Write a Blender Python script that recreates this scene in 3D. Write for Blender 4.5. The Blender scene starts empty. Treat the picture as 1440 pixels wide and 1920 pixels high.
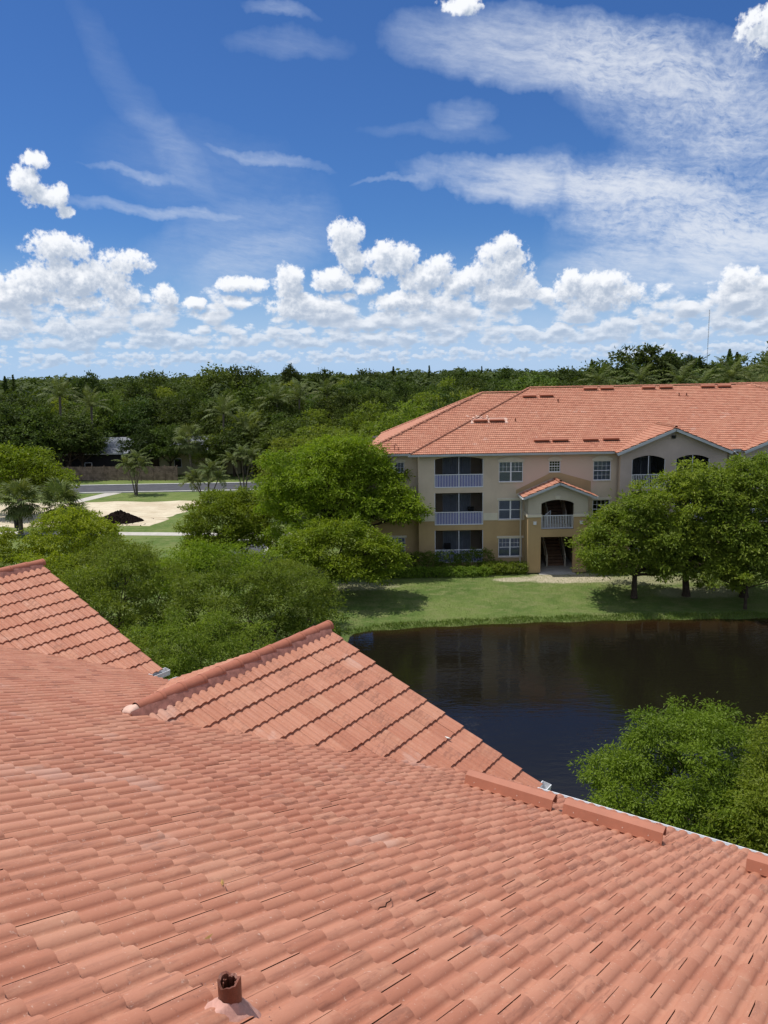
import bpy, bmesh, math, random
import numpy as np
from mathutils import Matrix, Vector

rnd = random.Random(7)
NR = np.random.default_rng(11)
scene = bpy.context.scene
col = scene.collection
R = math.radians

# ------------------------------------------------------------------ camera
PITCH, ROLL, CAM_Z, FOCAL = R(9.802), R(-1.0), 15.5, 1502.0
cp, sp = math.cos(PITCH), math.sin(PITCH)
cr, sr = math.cos(ROLL), math.sin(ROLL)
fwd = Vector((0, cp, -sp)); up0 = Vector((0, sp, cp)); rt0 = Vector((1, 0, 0))
rt = rt0 * cr + up0 * sr
upv = up0 * cr - rt0 * sr
cam_data = bpy.data.cameras.new('camera')
cam = bpy.data.objects.new('camera', cam_data)
col.objects.link(cam)
M = Matrix.Identity(4)
for i in range(3):
    M[i][0] = rt[i]; M[i][1] = upv[i]; M[i][2] = -fwd[i]
M[2][3] = CAM_Z
cam.matrix_world = M
cam_data.sensor_fit = 'VERTICAL'
cam_data.sensor_height = 36.0
cam_data.sensor_width = 27.0
cam_data.lens = FOCAL / 1920.0 * 36.0
cam_data.clip_start = 0.1
cam_data.clip_end = 30000
scene.camera = cam
scene.render.resolution_x = 768
scene.render.resolution_y = 1024

# ------------------------------------------------------------------ sun
SUN_AZ, SUN_EL = R(-74), R(68)          # azimuth clockwise from +Y
sd = Vector((math.sin(SUN_AZ) * math.cos(SUN_EL), math.cos(SUN_AZ) * math.cos(SUN_EL), math.sin(SUN_EL)))
sl = bpy.data.lights.new('sun', 'SUN')
sl.energy = 4.4
sl.angle = R(0.53)
sl.color = (1.0, 0.955, 0.89)
so = bpy.data.objects.new('sun', sl)
so.rotation_euler = sd.to_track_quat('Z', 'Y').to_euler()
so.location = (0, 0, 60)
col.objects.link(so)

# ------------------------------------------------------------------ view
vs = scene.view_settings
vs.view_transform = 'Standard'
vs.look = 'None'
vs.exposure = 0.0
vs.gamma = 1.0
vs.use_curve_mapping = False
scene.cycles.max_bounces = 6
scene.cycles.diffuse_bounces = 3
scene.cycles.glossy_bounces = 3
scene.cycles.transmission_bounces = 3
scene.cycles.transparent_max_bounces = 6
scene.cycles.caustics_reflective = False
scene.cycles.caustics_refractive = False
scene.cycles.use_denoising = True
scene.cycles.denoiser = 'OPENIMAGEDENOISE'
scene.cycles.denoising_input_passes = 'RGB_ALBEDO_NORMAL'

# ------------------------------------------------------------------ node helper
class NB:
    def __init__(self, tree):
        self.t = tree; self.n = tree.nodes; self.l = tree.links
    def node(self, typ, **kw):
        nd = self.n.new(typ)
        for k, v in kw.items():
            setattr(nd, k, v)
        return nd
    def put(self, sock, v):
        if v is None: return
        if hasattr(v, 'links'): self.l.new(v, sock)
        else:
            try: sock.default_value = v
            except Exception: sock.default_value = (v, v, v)
    def m(self, op, a, b=None, c=None, clamp=False):
        nd = self.node('ShaderNodeMath', operation=op, use_clamp=clamp)
        self.put(nd.inputs[0], a); self.put(nd.inputs[1], b); self.put(nd.inputs[2], c)
        return nd.outputs[0]
    def v(self, op, a, b=None, c=None, scale=None):
        nd = self.node('ShaderNodeVectorMath', operation=op)
        self.put(nd.inputs[0], a); self.put(nd.inputs[1], b)
        if c is not None: self.put(nd.inputs[2], c)
        if scale is not None: self.put(nd.inputs[3], scale)
        return nd.outputs['Value'] if op in ('DOT_PRODUCT', 'LENGTH', 'DISTANCE') else nd.outputs[0]
    def xyz(self, a, b, c=0.0):
        nd = self.node('ShaderNodeCombineXYZ')
        self.put(nd.inputs[0], a); self.put(nd.inputs[1], b); self.put(nd.inputs[2], c)
        return nd.outputs[0]
    def sep(self, a):
        nd = self.node('ShaderNodeSeparateXYZ'); self.put(nd.inputs[0], a); return nd.outputs
    def mix(self, f, a, b, mode='MIX'):
        nd = self.node('ShaderNodeMix', data_type='RGBA', blend_type=mode)
        self.put(nd.inputs[0], f)
        for s, v in ((nd.inputs[6], a), (nd.inputs[7], b)):
            if isinstance(v, tuple) and len(v) == 3: v = v + (1,)
            self.put(s, v)
        return nd.outputs[2]
    def ss(self, x, lo, hi, a=0.0, b=1.0, kind='SMOOTHSTEP'):
        nd = self.node('ShaderNodeMapRange', interpolation_type=kind)
        self.put(nd.inputs[0], x)
        for i, q in enumerate((lo, hi, a, b)): self.put(nd.inputs[i + 1], q)
        return nd.outputs[0]
    def noise(self, vec, scale, detail=4, rough=0.5, dims='3D', dist=0.0, w=None, out=0):
        nd = self.node('ShaderNodeTexNoise', noise_dimensions=dims)
        self.put(nd.inputs['Vector'], vec)
        nd.inputs['Scale'].default_value = scale; nd.inputs['Detail'].default_value = detail
        nd.inputs['Roughness'].default_value = rough; nd.inputs['Distortion'].default_value = dist
        return nd.outputs[out]
    def voro(self, vec, scale, detail=0, rough=0.5, dims='3D', feature='F1', out='Distance'):
        nd = self.node('ShaderNodeTexVoronoi', voronoi_dimensions=dims, feature=feature)
        self.put(nd.inputs['Vector'], vec)
        nd.inputs['Scale'].default_value = scale
        nd.inputs['Detail'].default_value = detail; nd.inputs['Roughness'].default_value = rough
        return nd.outputs[out]
    def tex(self, vec, loc, rot, scale):
        nd = self.node('ShaderNodeMapping', vector_type='TEXTURE')
        self.put(nd.inputs[0], vec)
        nd.inputs[1].default_value = (loc[0], loc[1], 0); nd.inputs[2].default_value = (0, 0, rot)
        nd.inputs[3].default_value = (scale[0], scale[1], 1)
        return nd.outputs[0]

# ------------------------------------------------------------------ sky (world)
world = bpy.data.worlds.new('World')
scene.world = world
world.use_nodes = True
wt = world.node_tree
wt.nodes.clear()
W = NB(wt)
SKY_STRENGTH = 0.1
skyn = W.node('ShaderNodeTexSky', sky_type='NISHITA')
skyn.sun_disc = False
skyn.sun_elevation = SUN_EL
skyn.sun_rotation = SUN_AZ
skyn.altitude = 0
skyn.air_density = 1.0
skyn.dust_density = 0.2
skyn.ozone_density = 4.0
tc = W.node('ShaderNodeTexCoord')
dx, dy, dz = W.sep(tc.outputs['Generated'])
az = W.m('MULTIPLY', W.m('ARCTAN2', dx, dy), 57.2958)
el = W.m('MULTIPLY', W.m('ARCSINE', dz), 57.2958)
uv = W.xyz(az, el)
CUM = [(-22.07, 13.27, 0.87, 0.54), (-22.65, 12.18, 0.93, 0.84), (-21.75, 11.33, 1.26, 0.74), (-20.69, 11.3, 0.51, 0.8), (-20.44, 10.44, 0.51, 0.44), (-21.08, 8.06, 1.87, 1.15), (-20.2, 6.29, 3.81, 1.44), (-22.79, 5.74, 2.55, 1.1), (-16.88, 7.53, 1.76, 0.83), (-24.21, 5.32, 1.4, 0.97), (-17.48, 5.17, 1.52, 0.88), (-20.62, 4.96, 2.63, 0.53), (-20.1, 3.28, 2.19, 0.81), (-24.39, 3.36, 1.12, 0.53), (-15.88, 3.7, 0.97, 0.62), (-14.5, 5.33, 0.83, 0.86), (-12.68, 4.85, 0.99, 0.49), (-9.59, 6.15, 1.87, 0.52), (-6.33, 6.24, 1.17, 1.25), (-5.29, 4.65, 2.77, 0.85), (-3.22, 6.4, 1.47, 0.77), (-2.3, 9.05, 1.17, 1.35), (-1.9, 7.6, 1.03, 0.83), (0.85, 7.73, 1.98, 1.24), (3.04, 6.47, 2.02, 1.05), (-0.83, 5.94, 1.11, 0.63), (4.33, 7.14, 1.02, 0.9), (5.43, 6.06, 1.46, 0.84), (2.11, 4.9, 3.13, 0.71), (8.15, 7.02, 2.08, 1.58), (8.75, 8.37, 0.79, 0.81), (6.99, 6.54, 1.45, 1.18), (9.96, 5.74, 0.96, 0.97), (8.34, 5.34, 2.23, 0.7), (14.73, 4.87, 3.0, 1.1), (12.9, 5.63, 1.19, 1.1), (15.05, 5.79, 1.44, 0.75), (16.85, 5.02, 1.18, 0.68), (24.11, 4.27, 2.28, 1.17), (23.42, 5.61, 1.23, 0.78), (16.17, 2.85, 1.23, 0.56), (23.97, 19.25, 1.34, 1.21), (5.52, 22.4, 1.65, 0.49)]
CIR = [(12.32, 19.4, 11.44, 2.22, -9, 1.5), (18.63, 16.79, 9.0, 2.95, -18, 0.8), (10.75, 12.31, 8.75, 1.46, -6, 1.6), (16.93, 10.57, 8.51, 2.67, -14, 1.0), (22.58, 12.55, 6.97, 5.48, -20, 0.85), (19.72, 6.49, 9.15, 1.83, 4, 1.2), (24.33, 8.41, 5.23, 1.55, 0, 1.0), (20.28, 8.4, 9.02, 4.09, -6, 0.55), (-9.45, 8.99, 6.86, 2.49, 14, 0.5), (-8.46, 7.29, 5.82, 1.71, 18, 0.5), (-15.25, 10.69, 5.88, 0.39, -3, 0.75), (-7.45, 14.08, 4.27, 0.35, -6, 0.6), (-16.09, 12.96, 3.03, 0.28, -5, 0.55), (-15.78, 17.25, 1.19, 6.05, 35, 0.14), (-13.34, 14.08, 0.96, 3.62, 42, 0.2), (-11.01, 12.9, 7.8, 2.81, -10, 0.18), (-5.87, 22.16, 2.6, 0.46, -10, 0.6), (-5.78, 20.27, 4.2, 0.85, 0, 0.28), (5.44, 16.43, 2.46, 1.03, 0, 0.5), (0.76, 12.78, 2.52, 0.19, 3, 0.5), (4.02, 15.4, 4.6, 0.62, -5, 0.25), (10.55, 2.01, 22.21, 2.14, 0, 0.35)]

# cumulus density as a node group (evaluated at the point and a step towards the light)
gt = bpy.data.node_groups.new('cumulus', 'ShaderNodeTree')
gt.interface.new_socket('p', in_out='INPUT', socket_type='NodeSocketVector')
gt.interface.new_socket('d', in_out='OUTPUT', socket_type='NodeSocketFloat')
G = NB(gt)
gi = G.node('NodeGroupInput'); go = G.node('NodeGroupOutput')
p0 = gi.outputs[0]
wn = G.noise(p0, 0.7, 2, 0.5, '2D', out=1)
pw = G.v('ADD', p0, G.v('SCALE', G.v('SUBTRACT', wn, (0.5, 0.5, 0.5)), scale=0.7))
acc = None
for (cx, cy, rx, ry) in CUM:
    pk = pw if acc is None else G.v('MULTIPLY_ADD', acc, (1e-7, 1e-7, 1e-7), pw)   # chained so that the terms are worked out one after another
    q = G.v('MULTIPLY_ADD', pk, (1 / (rx * 1.2), 1 / (ry * 1.2), 0), (-cx / (rx * 1.2), -cy / (ry * 1.2), 0))
    d_ = G.m('SUBTRACT', 1.0, G.v('DOT_PRODUCT', q, q))
    acc = d_ if acc is None else G.m('SMOOTH_MAX', acc, d_, 0.30)
acc = G.m('MAXIMUM', acc, -2.0)
# billows: rounded cells of three sizes plus fine noise
vo = G.voro(p0, 0.80, 2.5, 0.50, '2D')
vn = G.noise(p0, 3.2, 5, 0.62, '2D')
tex_ = G.m('ADD', G.m('MULTIPLY', G.m('SUBTRACT', 0.46, vo), 0.62), G.m('MULTIPLY', G.m('SUBTRACT', vn, 0.5), 1.0))
blob = G.m('ADD', G.m('MULTIPLY', acc, 1.0), tex_)
# rows of small cumulus, smaller and closer packed towards the horizon
gx, gy, gz = G.sep(p0)
lows = None
for i, (sc_, lo, hi, bias) in enumerate(((0.40, 2.9, 6.5, 0.50), (0.72, 1.6, 4.2, 0.66), (1.35, 0.55, 2.5, 0.70))):
    qv = G.v('MULTIPLY_ADD', p0, (sc_, sc_ * 1.75, 0), (17.3 * i + 4.1, 7.7 * i, 0))
    if lows is not None: qv = G.v('MULTIPLY_ADD', lows, (1e-7, 1e-7, 1e-7), qv)
    n1 = G.noise(qv, 0.62, 1, 0.5, '2D'); n2 = G.noise(qv, 2.8, 4, 0.64, '2D'); v1 = G.voro(qv, 1.15, 1.5, 0.5, '2D')
    lw_ = G.m('ADD', G.m('MULTIPLY', G.m('SUBTRACT', n1, 0.5), 2.2), G.m('ADD', G.m('MULTIPLY', G.m('SUBTRACT', 0.45, v1), 1.0), G.m('MULTIPLY', G.m('SUBTRACT', n2, 0.5), 1.0)))
    lw_ = G.m('ADD', lw_, G.m('MINIMUM', G.ss(gy, lo - .5, lo + .6, -1.4, bias), G.ss(gy, hi - 1.2, hi, bias, -1.5)))
    lows = lw_ if lows is None else G.m('MAXIMUM', lows, lw_)
G.l.new(G.m('SMOOTH_MAX', blob, lows, 0.12), go.inputs[0])

def cum(vec):
    nd = W.node('ShaderNodeGroup'); nd.node_tree = gt
    W.put(nd.inputs[0], vec); return nd.outputs[0]
d0 = cum(uv)
step = W.ss(el, 0.5, 7.0, 0.25, 1.0)
d1 = cum(W.v('ADD', uv, W.v('SCALE', (-0.28, 0.75, 0.0), scale=step)))
lit = W.m('SUBTRACT', d0, d1)
alpha = W.ss(d0, -0.10, 0.48)
bright = W.m('ADD', 0.68, W.m('MULTIPLY', lit, 0.38))
bright = W.m('ADD', bright, W.ss(d0, 0.05, 0.8, 0.14, -0.07))
bright = W.ss(bright, 0.45, 1.02)
bright = W.m('MULTIPLY', bright, W.ss(el, 0.5, 5.5, 0.72, 1.0))
cum_col = W.mix(bright, (4.4, 5.2, 6.5), (9.6, 9.8, 10.2))

# cirrus veils and altocumulus sheets
cacc = None
wv = W.v('ADD', uv, W.v('SCALE', W.v('SUBTRACT', W.noise(uv, 0.16, 5, 0.6, '2D', out=1), (0.5, 0.5, 0.5)), scale=2.6))
for (cx, cy, rx, ry, ang, wgt) in CIR:
    pk = wv if cacc is None else W.v('MULTIPLY_ADD', cacc, (1e-7, 1e-7, 1e-7), wv)
    q = W.tex(pk, (cx, cy), R(ang), (rx * 1.12, ry * 1.15))
    d_ = W.m('MULTIPLY', W.m('MAXIMUM', W.m('SUBTRACT', 1.0, W.v('DOT_PRODUCT', q, q)), 0.0), wgt)
    cacc = d_ if cacc is None else W.m('ADD', cacc, d_)
# added cirrus over the unseen rest of the sky, thickened to brighten the shade
far_ = W.m('MAXIMUM', W.ss(W.m('ABSOLUTE', az), 26, 50), W.ss(el, 24, 36))
veil = W.ss(W.noise(tc.outputs['Generated'], 2.2, 4, 0.55), 0.30, 0.62, 0.15, 2.0)
cacc = W.m('ADD', cacc, W.m('MULTIPLY', veil, far_))
st1 = W.noise(W.tex(wv, (0, 0), R(-8), (6.0, 1.1)), 1.0, 7, 0.66, '2D')
st2 = W.noise(W.tex(uv, (3, 9), R(-10), (1.5, 0.28)), 1.0, 5, 0.62, '2D')
rip = W.noise(W.tex(wv, (0, 0), R(-14), (0.62, 0.30)), 1.0, 4, 0.62, '2D')
ripm = W.m('MULTIPLY', W.ss(az, 8, 16), W.ss(el, 6, 9))
ct = W.m('ADD', W.m('MULTIPLY', W.m('SUBTRACT', st1, 0.5), 1.25), W.m('MULTIPLY', W.m('SUBTRACT', st2, 0.5), 0.6))
ct = W.m('ADD', ct, W.m('MULTIPLY', W.m('SUBTRACT', rip, 0.5), W.m('MULTIPLY', ripm, 1.15)))
dens = W.m('MAXIMUM', W.m('MULTIPLY', cacc, W.m('ADD', 0.72, ct)), 0.0)
calpha = W.m('MULTIPLY', W.m('SUBTRACT', 1.0, W.m('POWER', 2.71828, W.m('MULTIPLY', dens, -0.95))), 0.92)

sky_col = W.mix(1.0, skyn.outputs[0], (0.36, 0.60, 0.95), 'MULTIPLY')
hz = W.ss(el, -1.0, 10.5, 0.88, 0.0, 'SMOOTHERSTEP')
sky_col = W.mix(hz, sky_col, (4.5, 6.3, 8.9))
s1 = W.mix(calpha, sky_col, W.mix(W.ss(calpha, 0.2, 0.85), (5.6, 6.6, 8.4), (8.2, 8.6, 9.3)))
fade = W.ss(el, 0.3, 5.0, 0.50, 1.0)
s2 = W.mix(W.m('MULTIPLY', alpha, fade), s1, cum_col)
bg = W.node('ShaderNodeBackground')
W.l.new(s2, bg.inputs[0])
bg.inputs[1].default_value = SKY_STRENGTH
wo = W.node('ShaderNodeOutputWorld')
W.l.new(bg.outputs[0], wo.inputs[0])
world.cycles.sampling_method = 'NONE'

# ------------------------------------------------------------------ materials
MATS = {}
def mat(name, build):
    if name in MATS: return MATS[name]
    m_ = bpy.data.materials.new(name); m_.use_nodes = True
    m_.node_tree.nodes.clear()
    b = NB(m_.node_tree)
    out = b.node('ShaderNodeOutputMaterial')
    b.l.new(build(b), out.inputs[0])
    MATS[name] = m_
    return m_
def pbsdf(b, color, rough=0.8, spec=0.3, bump=None, metal=0.0):
    p = b.node('ShaderNodeBsdfPrincipled')
    if isinstance(color, tuple) and len(color) == 3: color = color + (1,)
    b.put(p.inputs['Base Color'], color); b.put(p.inputs['Roughness'], rough)
    p.inputs['Specular IOR Level'].default_value = spec
    p.inputs['Metallic'].default_value = metal
    if bump is not None:
        h, strength, dist = bump
        bn = b.node('ShaderNodeBump'); b.put(bn.inputs['Height'], h)
        bn.inputs['Strength'].default_value = strength; bn.inputs['Distance'].default_value = dist
        b.l.new(bn.outputs[0], p.inputs['Normal'])
    return p.outputs[0]
def simple(name, c, rough=0.7, spec=0.3, var=0.12, scale=3.0, bump=0.0, c2=None, metal=0.0):
    def f(b):
        co = b.node('ShaderNodeTexCoord').outputs['Object']
        n = b.noise(co, scale, 6, 0.6)
        n2 = b.noise(co, scale * 9, 4, 0.6)
        dk = c2 if c2 else tuple(x * (1 - 2 * var) for x in c)
        k = b.ss(b.m('ADD', b.m('MULTIPLY', n, 0.75), b.m('MULTIPLY', n2, 0.25)), 0.36, 0.64)
        return pbsdf(b, b.mix(k, dk, c), rough, spec, (n2, bump, 0.01) if bump else None, metal)
    return mat(name, f)

def tile_build(scale_far):
    def f(b):
        geo = b.node('ShaderNodeNewGeometry'); oi = b.node('ShaderNodeObjectInfo')
        co = b.node('ShaderNodeTexCoord').outputs['Object']
        pos = geo.outputs['Position']
        rr = b.m('FRACT', b.m('ADD', geo.outputs['Random Per Island'], b.m('MULTIPLY', oi.outputs['Random'], 0.993)))
        base = b.mix(b.ss(rr, 0.0, 1.0), (0.385, 0.147, 0.086), (0.450, 0.194, 0.120))
        rr2 = b.m('FRACT', b.m('MULTIPLY', rr, 17.31))
        base = b.mix(b.ss(rr2, 0.80, 1.0, 0.0, 0.35), base, (0.47, 0.245, 0.155))
        # old glaze, dust and weather streaks lying down the slope
        rot = b.node('ShaderNodeVectorRotate', rotation_type='Z_AXIS')
        b.l.new(pos, rot.inputs['Vector']); rot.inputs['Angle'].default_value = R(34.35) if not scale_far else 0.0
        pr = rot.outputs[0]
        st = b.noise(b.v('MULTIPLY', pr, (24, 3.2, 3)), 1.0, 4, 0.65)
        rr3 = b.m('FRACT', b.m('MULTIPLY', rr, 41.7))
        base = b.mix(b.m('MULTIPLY', b.ss(st, 0.46, 0.64, 0.0, 0.72), b.ss(rr3, 0.35, 0.9, 0.12, 1.0)), base, (0.225, 0.088, 0.056))
        dust = b.noise(b.v('MULTIPLY', pr, (6, 2.5, 4)), 1.0, 6, 0.7)
        base = b.mix(b.ss(dust, 0.50, 0.74, 0.0, 0.45), base, (0.53, 0.29, 0.195))
        big = b.noise(pos, 0.35, 4, 0.6)
        base = b.mix(b.ss(big, 0.35, 0.7, 0.0, 0.20), base, (0.53, 0.27, 0.17))
        spk = b.noise(pos, 38.0, 3, 0.7)
        base = b.mix(b.ss(spk, 0.62, 0.72, 0.0, 0.55), base, (0.62, 0.43, 0.34))
        spd = b.noise(pos, 21.0, 4, 0.7)
        base = b.mix(b.ss(spd, 0.60, 0.76, 0.0, 0.55), base, (0.20, 0.088, 0.062))
        # a few chalky pale patches
        ch = b.noise(pr, 0.8, 5, 0.55)
        ch2 = b.ss(b.m('MULTIPLY', b.ss(ch, 0.60, 0.72), b.ss(rr2, 0.30, 0.60)), 0.0, 1.0, 0.0, 0.30)
        base = b.mix(ch2, base, (0.56, 0.40, 0.33))
        fine = b.noise(pos, 90.0, 3, 0.6)
        return pbsdf(b, base, b.ss(dust, 0.3, 0.7, 0.55, 0.85), 0.35, (b.m('ADD', fine, b.m('MULTIPLY', spd, 1.5)), 0.20, 0.004))
    return f
TILE = mat('terracotta_tile', tile_build(False))
TILE_FAR = mat('terracotta_tile_weathered', tile_build(True))
simple('ridge_paint', (0.39, 0.135, 0.078), 0.6, 0.35, 0.12, 2.0, 0.1)
simple('mortar_pink', (0.56, 0.31, 0.25), 0.9, 0.2, 0.15, 9.0, 0.12)
simple('mortar_pale', (0.66, 0.44, 0.35), 0.9, 0.2, 0.10, 9.0, 0.12)
simple('mortar_bed', (0.42, 0.19, 0.145), 0.9, 0.2, 0.2, 9.0, 0.12)
simple('vent_metal', (0.40, 0.150, 0.088), 0.55, 0.4, 0.06, 2.0, 0.0)
simple('pipe_brown', (0.20, 0.066, 0.038), 0.5, 0.4, 0.2, 12.0, 0.3)
simple('pipe_dark', (0.03, 0.015, 0.01), 0.9, 0.1)
simple('deck_felt', (0.045, 0.03, 0.026), 0.95, 0.1)
simple('gutter_white', (0.74, 0.75, 0.76), 0.4, 0.4, 0.05, 4.0)
simple('gutter_grey', (0.50, 0.52, 0.54), 0.45, 0.4, 0.06, 1.0)
simple('flashing_metal', (0.36, 0.42, 0.46), 0.35, 0.5, 0.1, 6.0, 0.0, None, 0.6)
simple('stucco_plain', (0.42, 0.34, 0.26), 0.9, 0.15, 0.05, 1.0, 0.1)
simple('trim_cream', (0.66, 0.60, 0.48), 0.85, 0.2, 0.05, 2.0)
simple('frame_white', (0.78, 0.79, 0.82), 0.45, 0.4, 0.03, 4.0)
simple('interior_wall', (0.38, 0.30, 0.21), 0.9, 0.1, 0.08, 1.0)
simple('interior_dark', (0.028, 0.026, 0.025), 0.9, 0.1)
simple('blind', (0.50, 0.54, 0.70), 0.6, 0.3, 0.06, 5.0)
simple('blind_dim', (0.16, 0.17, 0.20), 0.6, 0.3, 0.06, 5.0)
simple('vertical_blind', (0.36, 0.42, 0.50), 0.7, 0.2, 0.1, 2.0)
simple('kick_blue', (0.10, 0.105, 0.38), 0.6, 0.3, 0.1, 1.0)
simple('stair_wood', (0.21, 0.125, 0.08), 0.8, 0.2, 0.15, 3.0)
simple('concrete', (0.50, 0.47, 0.42), 0.9, 0.2, 0.1, 1.2, 0.2)
simple('kerb_concrete', (0.52, 0.51, 0.48), 0.9, 0.2, 0.1, 1.0, 0.2)
simple('asphalt', (0.082, 0.083, 0.095), 0.9, 0.2, 0.12, 0.8, 0.3)
simple('fence_wood', (0.27, 0.195, 0.145), 0.9, 0.15, 0.28, 1.6, 0.3)
simple('mulch', (0.016, 0.009, 0.007), 0.95, 0.1, 0.3, 4.0, 0.8)
simple('bark', (0.085, 0.062, 0.045), 0.95, 0.1, 0.25, 5.0, 0.6)
simple('palm_bark', (0.19, 0.16, 0.125), 0.95, 0.1, 0.25, 5.0, 0.4)
simple('post_dark', (0.014, 0.014, 0.013), 0.6, 0.3)
simple('house_roof_grey', (0.15, 0.165, 0.19), 0.6, 0.4, 0.1, 0.5)
simple('house_wall_cream', (0.46, 0.41, 0.24), 0.9, 0.2, 0.08, 0.6)
simple('house_wall_dark', (0.035, 0.033, 0.033), 0.9, 0.2)
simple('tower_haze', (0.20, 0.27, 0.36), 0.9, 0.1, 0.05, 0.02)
simple('mast_paint', (0.22, 0.22, 0.26), 0.7, 0.2)

def stucco(name, c, patch=None):
    def f(b):
        pos = b.node('ShaderNodeNewGeometry').outputs['Position']
        n = b.noise(pos, 0.45, 5, 0.55); g = b.noise(pos, 6.0, 5, 0.65); fine = b.noise(pos, 55, 3, 0.6)
        st = b.noise(b.v('MULTIPLY', pos, (2.2, 2.2, 0.22)), 1.0, 5, 0.6)
        c0 = b.mix(b.ss(n, 0.35, 0.65), tuple(x * 0.90 for x in c), tuple(min(1, x * 1.06) for x in c))
        c0 = b.mix(b.ss(st, 0.55, 0.8, 0, 0.22), c0, tuple(x * 0.72 for x in c))
        c0 = b.mix(b.ss(g, 0.55, 0.75, 0, 0.12), c0, tuple(x * 0.8 for x in c))
        if patch:
            (px, pz, rx, rz), pc = patch
            x, y, z = b.sep(pos)
            dd = b.m('ADD', b.m('POWER', b.m('DIVIDE', b.m('SUBTRACT', x, px), rx), 4.0), b.m('POWER', b.m('DIVIDE', b.m('SUBTRACT', z, pz), rz), 4.0))
            dd = b.m('ADD', dd, b.m('MULTIPLY', b.m('SUBTRACT', n, 0.5), 0.8))
            c0 = b.mix(b.ss(dd, 0.6, 1.2, 0.75, 0.0), c0, pc)
        return pbsdf(b, c0, 0.92, 0.15, (fine, 0.35, 0.006))
    return mat(name, f)
ST_UP = stucco('stucco_beige', (0.60, 0.495, 0.375), ((13.4, 7.6, 3.3, 1.5), (0.66, 0.49, 0.385)))
ST_LOW = stucco('stucco_tan', (0.45, 0.32, 0.17))
ST_BELT = stucco('stucco_cream', (0.68, 0.62, 0.49))
ST_WING = stucco('stucco_mauve', (0.50, 0.41, 0.36))
ST_PORCH = stucco('stucco_porch', (0.52, 0.465, 0.37))

def glass_b(b):
    fr = b.node('ShaderNodeFresnel'); fr.inputs[0].default_value = 1.5
    gl = b.node('ShaderNodeBsdfGlossy'); gl.inputs['Color'].default_value = (0.9, 0.93, 1, 1); gl.inputs['Roughness'].default_value = 0.02
    tr = b.node('ShaderNodeBsdfTransparent'); tr.inputs[0].default_value = (0.72, 0.75, 0.80, 1)
    mx = b.node('ShaderNodeMixShader')
    b.l.new(b.m('ADD', b.m('MULTIPLY', fr.outputs[0], 1.1), 0.03), mx.inputs[0]); b.l.new(tr.outputs[0], mx.inputs[1]); b.l.new(gl.outputs[0], mx.inputs[2])
    return mx.outputs[0]
GLASS = mat('window_glass', glass_b)
def screen_b(b):
    df = b.node('ShaderNodeBsdfDiffuse'); df.inputs[0].default_value = (0.018, 0.019, 0.02, 1)
    tr = b.node('ShaderNodeBsdfTransparent'); tr.inputs[0].default_value = (1, 1, 1, 1)
    mx = b.node('ShaderNodeMixShader'); mx.inputs[0].default_value = 0.38
    b.l.new(tr.outputs[0], mx.inputs[1]); b.l.new(df.outputs[0], mx.inputs[2])
    return mx.outputs[0]
SCREEN = mat('insect_mesh', screen_b)

def leafmat(name, ca, cb, cc, trans=0.30, rough=0.5, patch=0.5, vlo=0.82, vr=0.36):
    def f(b):
        geo = b.node('ShaderNodeNewGeometry'); oi = b.node('ShaderNodeObjectInfo')
        r = geo.outputs['Random Per Island']
        pn = b.noise(geo.outputs['Position'], patch, 3, 0.6)
        k = b.m('ADD', b.m('MULTIPLY', r, 0.55), b.m('MULTIPLY', b.ss(pn, 0.3, 0.7), 0.45))
        c0 = b.mix(k, ca, cb)
        c0 = b.mix(b.ss(b.m('FRACT', b.m('MULTIPLY', r, 7.13)), 0.86, 1.0, 0, 0.6), c0, cc)
        hs = b.node('ShaderNodeHueSaturation')
        b.put(hs.inputs['Hue'], b.m('ADD', 0.487, b.m('MULTIPLY', oi.outputs['Random'], 0.026)))
        b.put(hs.inputs['Value'], b.m('ADD', vlo, b.m('MULTIPLY', b.m('FRACT', b.m('MULTIPLY', oi.outputs['Random'], 13.7)), vr)))
        b.l.new(c0, hs.inputs['Color'])
        p = b.node('ShaderNodeBsdfPrincipled'); b.l.new(hs.outputs[0], p.inputs['Base Color'])
        p.inputs['Roughness'].default_value = rough; p.inputs['Specular IOR Level'].default_value = 0.18
        tl = b.node('ShaderNodeBsdfTranslucent')
        b.l.new(b.mix(1.0, hs.outputs[0], (1.25, 1.3, 0.6), 'MULTIPLY'), tl.inputs[0])
        mx = b.node('ShaderNodeMixShader'); mx.inputs[0].default_value = trans
        b.l.new(p.outputs[0], mx.inputs[1]); b.l.new(tl.outputs[0], mx.inputs[2])
        return mx.outputs[0]
    return mat(name, f)
LEAF_Y = leafmat('leaf_yellow_green', (0.120, 0.178, 0.010), (0.245, 0.295, 0.020), (0.34, 0.36, 0.06), 0.42)
LEAF_M = leafmat('leaf_mid_green', (0.115, 0.175, 0.018), (0.220, 0.275, 0.032), (0.30, 0.33, 0.07), 0.42)
LEAF_D = leafmat('leaf_dark_green', (0.040, 0.070, 0.013), (0.090, 0.126, 0.021), (0.14, 0.16, 0.04), 0.28, 0.65, 0.5, 0.55, 0.65)
LEAF_F = leafmat('leaf_woods_green', (0.050, 0.082, 0.013), (0.118, 0.158, 0.025), (0.16, 0.19, 0.05), 0.30, 0.65, 0.5, 0.60, 0.70)
LEAF_FF = leafmat('leaf_far_woods_green', (0.022, 0.044, 0.010), (0.098, 0.130, 0.024), (0.11, 0.14, 0.04), 0.25, 0.7, 0.075)
LEAF_W = leafmat('leaf_wispy_green', (0.115, 0.158, 0.017), (0.230, 0.268, 0.034), (0.27, 0.28, 0.08), 0.42)
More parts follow.
